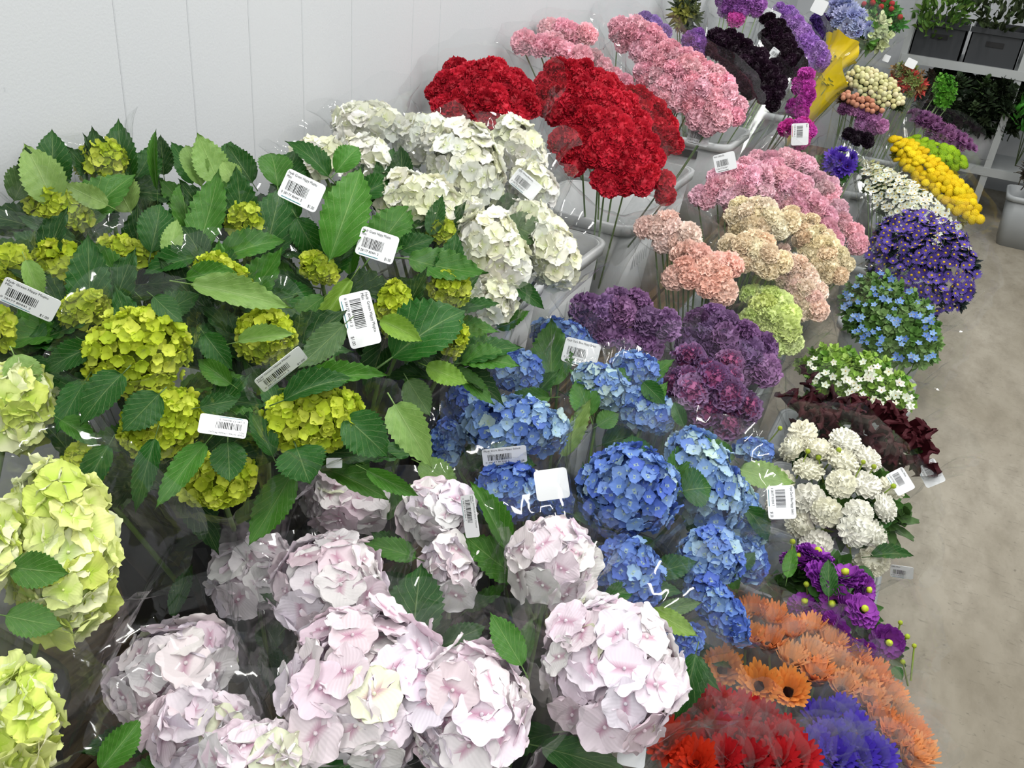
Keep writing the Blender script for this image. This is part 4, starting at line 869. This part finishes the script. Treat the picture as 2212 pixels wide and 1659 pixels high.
scatter(rp, (1925, 690, 122, 80, 40), 78, 'star', .0115, [lin('#6f93cc'), lin('#86a8d8'), lin('#5c7fc0')], 'flower', .06)
# asters, daisies, poms
rp = bunch('aster_bunch', 'violet aster bunch with small yellow eyed daisies', 'asters', [(1992, 565, 134, 112, 40)], .50, 'aster', .033, [lin('#5a479c'), lin('#6a56ae'), lin('#4a3886')], 'ast', hem=.04, r=.0185, jitn=.8, leafy=170, leafcol='#2c3a38')
rp = bunch('daisy_bunch', 'white daisy bunch between the violet asters and the yellow poms', 'daisies', [(1975, 455, 152, 52, 40)], .50, 'daisy', .030, [lin('#eef0e2'), lin('#e4e8d4')], 'dsy', hem=.03, r=.016, jitn=.5, leafy=90, leafcol='#4c5f38')
rp = bunch('daisy_bunch', 'cream button daisy bunch above the white daisies', 'daisies', [(1920, 390, 90, 24, 32)], .54, 'daisy', .028, [lin('#e3e2b8'), lin('#d8d8a2')], 'dsy', hem=.03, r=.014, jitn=.5, leafy=40, leafcol='#6b7440')
rp = bunch('pom_bunch', 'yellow button pom bunch hanging over the concrete aisle', 'pom flowers', [(2020, 385, 138, 42, 42)], .52, 'pom', .040, [lin('#f6d81e'), lin('#f0cc12')], 'pom', hem=.05, r=.025, jitn=.5, leafy=16, flat=.7, leafcol='#8d8a2c')
rp = bunch('pom_bunch', 'bright green button pom bunch beside the yellow ones', 'pom flowers', [(2022, 330, 82, 26, 24)], .56, 'pom', .045, [lin('#9cc41c'), lin('#88b214')], 'grn', hem=.05, r=.029, jitn=.5, flat=.65)
rp = bunch('cornflower_bunch', 'violet cornflower bunch above the rose pink carnations', 'flower bunch', [(1815, 352, 46, 32, 40)], .76, 'cornflower', .05, [lin('#4a2f9c'), lin('#5a3cb4')], 'mid4', hem=.05, r=.038, jitn=.5, leafy=8)
rp = bunch('carnation_bunch', 'small black carnation bunch above the violet cornflowers', 'carnations', [(1852, 300, 40, 18, 20)], .78, 'carn', .05, [lin('#1f1420')], 'mid4', slv='film', hem=.05)
rp = bunch('cushion_flower_bunch', 'purple tufted flower bunch behind the green poms', 'flower bunch', [(2032, 285, 92, 26, 30)], .62, 'cornflower', .04, [lin('#7a4c78'), lin('#8a5a86')], 'grn', hem=.07, r=.03, jitn=.5)
rp = bunch('cushion_flower_bunch', 'pink lilac tufted flower bunch below the cream berries', 'flower bunch', [(1866, 252, 62, 26, 28)], .82, 'carn', .055, [lin('#b078ac'), lin('#c48cba'), lin('#8c5a88')], 'mid5', hem=.06)
rp = bunch('berry_bunch', 'cream berry stem bunch in front of the rack', 'berry stems', [(1890, 190, 70, 38, 28)], .92, 'berry', .030, [lin('#e6e0b0'), lin('#d8d49a')], 'mid5', hem=.05, r=.015, jitn=.5, leafy=60, leafcol='#2f4020')
rp = bunch('berry_bunch', 'coral pink berry stem bunch beneath the cream berries', 'berry stems', [(1862, 222, 56, 14, 22)], .88, 'berry', .028, [lin('#d09478'), lin('#c08468')], 'mid5', slv=None, r=.015, jitn=.5, leafy=24, leafcol='#4d3a24')
rp = bunch('red_tipped_stem_bunch', 'red tipped bract stem bunch with white cards beside the rack', 'flower bunch', [(1962, 172, 50, 34, 35)], .88, 'spike', .036, [lin('#b04038'), lin('#8a6a40'), lin('#7c8a4c')], 'mid6', hem=.04, r=.05)
tag(rp[0], 1915, 126, 14, 14, 20, rp[1], .06, ()); tag(rp[0], 1968, 137, 22, 18, 25, rp[1], .06, ())
rp = bunch('greenery_bunch', 'bright green feathery filler bunch in front of the dark shelf', 'greenery', [(2040, 195, 34, 40, 10)], .78, 'sprig', .034, [lin('#4d8c28'), lin('#5c9c30')], 'mid6', slv=None, r=.045, part='leafy_sprig')
# yellow paper bouquets and pale bunches at the top
def paper(px, py, rad, z, base, label, seed, lean=(.25, .05, .1)):
    C = at_z(px, py, z); Bs = BK[base]; root = empty('wrapped_bouquet', label, 'bouquet', Bs, 'yellow wrapped bouquets')
    N = ((C - Bs).normalized() + Vector(lean)).normalized(); E1 = N.orthogonal().normalized() * rad; E2 = N.cross(E1)
    sleeve(root, Bs, C, E1, E2, .09, seed, 'yellow_paper', name='paper_wrap', crimp=.12, flare=.9, crumple=.003)
    sleeve(root, Bs, C, E1 * 1.15, E2 * 1.15, .12, seed + 1, 'film')
    for i in range(9):
        q = C + E1 * random.uniform(-.7, .7) + E2 * random.uniform(-.7, .7) + N * random.uniform(0, .03); put('bloom', random.choice(BL['sprig']), root, q, frame((N + rnd_dir() * .3).normalized(), None, .05), jit(lin('#b8c070'), .2)); add_stem(root, Bs, q - N * .05, .003)
    return root
paper(1800, 128, .075, .98, 'yel', 'yellow paper wrapped bouquet beside the deep purple carnations', 11)
paper(1795, 182, .07, .90, 'yel', 'lower yellow paper wrapped bouquet above the magenta stock', 23)
rp = bunch('statice_bunch', 'pale blue statice bunch in frosted sleeves beyond the yellow wraps', 'flower bunch', [(1835, 42, 58, 34, 40)], 1.15, 'cornflower', .045, [lin('#8d94c4'), lin('#a8aed0')], 'stat', slv='film_soft', hem=.09, r=.036, jitn=.5)
tag(rp[0], 1770, 14, 30, 30, 25, rp[1], .1, ())
rp = bunch('lisianthus_bunch', 'pale green lily bud bunch next to the rack', 'flower bunch', [(1885, 70, 44, 46, 60)], 1.1, 'sprig', .05, [lin('#b8c88c'), lin('#cbd6a4'), lin('#5f8c3c')], 'stat', hem=.08, r=.07, part='leafy_sprig')
rp = bunch('berry_bunch', 'red berry bunch with green leaves at the top near the rack', 'berry stems', [(1905, 22, 50, 26, 20)], 1.2, 'berry', .06, [lin('#a82c2c')], 'stat', slv=None, r=.016, leafy=40, leafcol='#3e8030')
rp = bunch('greenery_bunch', 'sleeved bunch of dark lily stems with yellow strips against the wall', 'greenery', [(1480, 25, 44, 42, 80)], 1.18, 'spike', .04, [lin('#56603c'), lin('#8a8a40'), lin('#3c4a30')], 'lav', hem=.09, r=.07)
# ------------------------------------------------------------------ gerberas, one stem each in its own cone
def gerbera(px, py, z, r, col, label, group, kind='gerbera', out=None, film='film_soft', seed=0, face=.35):
    P = at_z(px, py, z); v = tocam(P); Bs = BK['gerb'] + Vector((random.uniform(-.1, .1), random.uniform(-.08, .08), 0)); root = empty('gerbera', label, 'gerbera', Bs, group)
    d = (P - Bs).normalized(); N = (d * .8 + v * face + rnd_dir() * .1).normalized()
    put('bloom', random.choice(BL[kind]), root, P, frame(N, None, r), jit(col, .06)); add_stem(root, Bs, P, .003, lin('#7f9a55'))
    x = N.orthogonal().normalized(); y = N.cross(x)
    sleeve(root, Bs + (P - Bs) * .25, P + N * r * .45, x * r * .92, y * r * .92, .038, int(px + py * 3), film, seg=30, r0=.008, flare=1.0, start=.35, crimp=.03, rows=9, crumple=.002, flop=.15)
OG = 'orange gerberas'; ORL = 'orange gerbera in a clear plastic cone in the curved orange bunch'
for px, py, lb in [(1562, 1452, 'open orange gerbera with a dark eye facing out next to the pink hydrangea'), (1640, 1488, 'orange gerbera with a black eye in the front of its bunch'), (1702, 1500, 'half turned orange gerbera beside the black eyed one')]:
    gerbera(px, py, .47, .056, lin('#f0a050'), lb, OG, film='film', face=1.9)
for i, (px, py) in enumerate([(1580, 1352), (1625, 1340), (1668, 1355), (1610, 1395), (1660, 1405), (1705, 1385), (1748, 1378), (1700, 1440), (1745, 1430), (1790, 1405), (1760, 1475), (1800, 1455), (1838, 1438), (1815, 1500), (1850, 1490), (1880, 1475), (1870, 1530), (1905, 1515), (1890, 1570), (1928, 1560), (1925, 1610), (1955, 1600), (1950, 1650), (1975, 1645)]):
    gerbera(px, py, .46 - .05 * i / 24, .048, random.choice([lin('#f2a870'), lin('#f5b37c'), lin('#f09a62')]), ORL, OG, face=.55)
RL = 'red gerbera in a clear plastic cone below the pink hydrangea'
for px, py in [(1500, 1540), (1550, 1532), (1600, 1545), (1645, 1565), (1540, 1590), (1590, 1600), (1640, 1615), (1690, 1600), (1480, 1600), (1560, 1645), (1620, 1655), (1680, 1650), (1720, 1640)]:
    gerbera(px, py, .47, .044, random.choice([lin('#b01a24'), lin('#c42028')]), RL, 'red gerberas', 'gerbera_plain', face=.8)
for px, py, lb in [(1440, 1610, 'vermilion gerbera under the pink hydrangea beside its white card'), (1505, 1652, 'vermilion gerbera in front of the red ones')]:
    gerbera(px, py, .5, .046, lin('#d8381c'), lb, 'red gerberas', 'gerbera_plain', film='film', face=.8)
VL = 'violet blue gerbera in a frosted plastic cone between the orange and red ones'
for px, py in [(1770, 1560), (1815, 1550), (1790, 1600), (1845, 1590), (1800, 1645), (1850, 1640), (1760, 1620), (1890, 1640)]:
    gerbera(px, py, .44, .042, random.choice([lin('#4a35b0'), lin('#5a44c4')]), VL, 'violet gerberas', 'gerbera_plain', face=.7)

# ------------------------------------------------------------------ rack with crates and foliage beyond
RY = 6.4
rk = empty('storage_rack', 'grey metal storage rack with crates and foliage across the far end', 'rack', (1.5, RY + .25, 0))
for z in (.30, .88): 
    put('shelf', boxmesh('shelf', .82, 3.2, RY, RY + .55, z, z + .015, 'rack'), rk, (0, 0, 0)); put('shelf_beam', boxmesh('shelf_beam', .82, 3.2, RY - .02, RY + .01, z - .02, z + .03, 'rack'), rk, (0, 0, 0))
for x in (.83, 1.50, 3.17):
    for y in (RY - .015, RY + .52): put('post', boxmesh('post', x - .02, x + .02, y, y + .035, 0, 2.0, 'rack'), rk, (0, 0, 0))
def crate(x, label, h=.22, wx=.29):
    o = empty('plastic_crate', label, 'crate', (x, RY + .25, .895)); B = MB(); a, b, t = wx / 2, .24, .008
    B.box(-a, a, -b, -b + t, 0, h); B.box(-a, a, b - t, b, 0, h); B.box(-a, -a + t, -b, b, 0, h); B.box(a - t, a, -b, b, 0, h); B.box(-a, a, -b, b, 0, t)
    put('body', B.mesh('crate_body', 'crate', False), o, (x, RY + .25, .895)); B = MB(); B.box(-a - .01, a + .01, -b - .012, -b, h - .03, h); put('rim', B.mesh('crate_rim', 'crate', False), o, (x, RY + .25, .895))
    B = MB(); B.box(-.05, .05, -b - .004, -b + .001, h * .55, h * .68); put('handle_slot', B.mesh('crate_slot', 'bucket_black', False), o, (x, RY + .25, .895)); return o
M['crate'] = plain('dark_crate_plastic', (.035, .038, .042), .5, .3)
crate(1.00, 'black plastic crate at the rack end behind the trailing foliage'); crate(1.315, 'black plastic crate next to the inner rack post'); crate(1.72, 'black plastic crate beyond the inner rack post')
bk('rk1', WB, 'light grey handled bucket on the bottom shelf of the rack', 1.42, RY + .22, .315, .24, .28, .28, 'bucket_white', ribs=False, slot=True)
bk('rk0', WB, 'light grey bucket behind the green poms on the bottom shelf', 1.13, RY + .24, .315, .24, .28, .28, 'bucket_white', ribs=False)
bk('rk2', WB, 'grey bucket standing on the floor in front of the rack', 1.79, 6.05, 0, .30, .30, .30, 'bucket_grey', ribs=False, slot=False)
def foliage(x, y, z, rx, rz, n, cols, label, base, group, size=.07, kind='leaf', slv=False):
    root = empty('foliage_bunch', label, 'foliage', base, group); C = Vector((x, y, z))
    for i in range(n):
        q = rnd_dir(); p = C + Vector((q.x * rx, q.y * min(rx, .16) - .02, q.z * rz)) * random.uniform(.55, 1.0)
        d = (p - Vector(base)).normalized() + rnd_dir() * .6
        if kind == 'leaf':
            d.normalize(); nn = (Vector((0, -1, .5)) + rnd_dir() * .8); nn = (nn - d * nn.dot(d)).normalized(); xx = d.cross(nn); L = size * random.uniform(.6, 1.2)
            put('leaf', random.choice(LEAF), root, p, Matrix((xx * L * .5, d * L, nn * L)).transposed(), jit(random.choice(cols), .25))
        else: put('leafy_sprig', random.choice(BL['sprig']), root, p, frame(d.normalized(), None, size * random.uniform(.7, 1.2)), jit(random.choice(cols), .25))
    for i in range(5): add_stem(root, Vector(base), C + rnd_dir() * rx * .5, .003, lin('#55663a'))
DK = [lin('#26331f'), lin('#33422a'), lin('#1e2a1a')]
foliage(.98, RY + .02, 1.17, .17, .16, 240, [lin('#5c8034'), lin('#6f9444'), lin('#4a7030')], 'pale green foliage trailing over the black crate at the rack end', (1.0, RY + .2, .91), 'foliage on the rack', .06)
foliage(1.28, RY + .05, 1.24, .24, .15, 260, DK + [lin('#5a6a4a')], 'dark leafy foliage on top of the middle black crate', (1.31, RY + .25, .91), 'foliage on the rack', .06)
foliage(1.70, RY + .05, 1.23, .24, .15, 260, DK + [lin('#55663e')], 'dark foliage above the crate beyond the inner post', (1.72, RY + .25, .91), 'foliage on the rack', .06)
foliage(1.16, RY + .10, .70, .20, .17, 170, DK, 'dark feathery foliage in the bucket behind the green poms', (1.13, RY + .24, .35), 'foliage on the rack', .07, 'sprig')
foliage(1.42, RY + .10, .70, .24, .18, 220, DK + [lin('#3c5030')], 'dark feathery foliage in the light grey handled bucket', (1.42, RY + .22, .35), 'foliage on the rack', .07, 'sprig')
foliage(1.66, RY - .05, .70, .13, .15, 90, [lin('#3f8c2c'), lin('#2f7424')], 'glossy bright green foliage under the upper shelf', (1.66, RY + .2, .33), 'foliage on the rack', .06)
foliage(1.80, 6.0, .46, .14, .12, 60, [lin('#4d4436'), lin('#5c5548'), lin('#6a665c')], 'dry brownish foliage in the grey floor bucket', (1.79, 6.05, .05), None, .06, 'sprig')
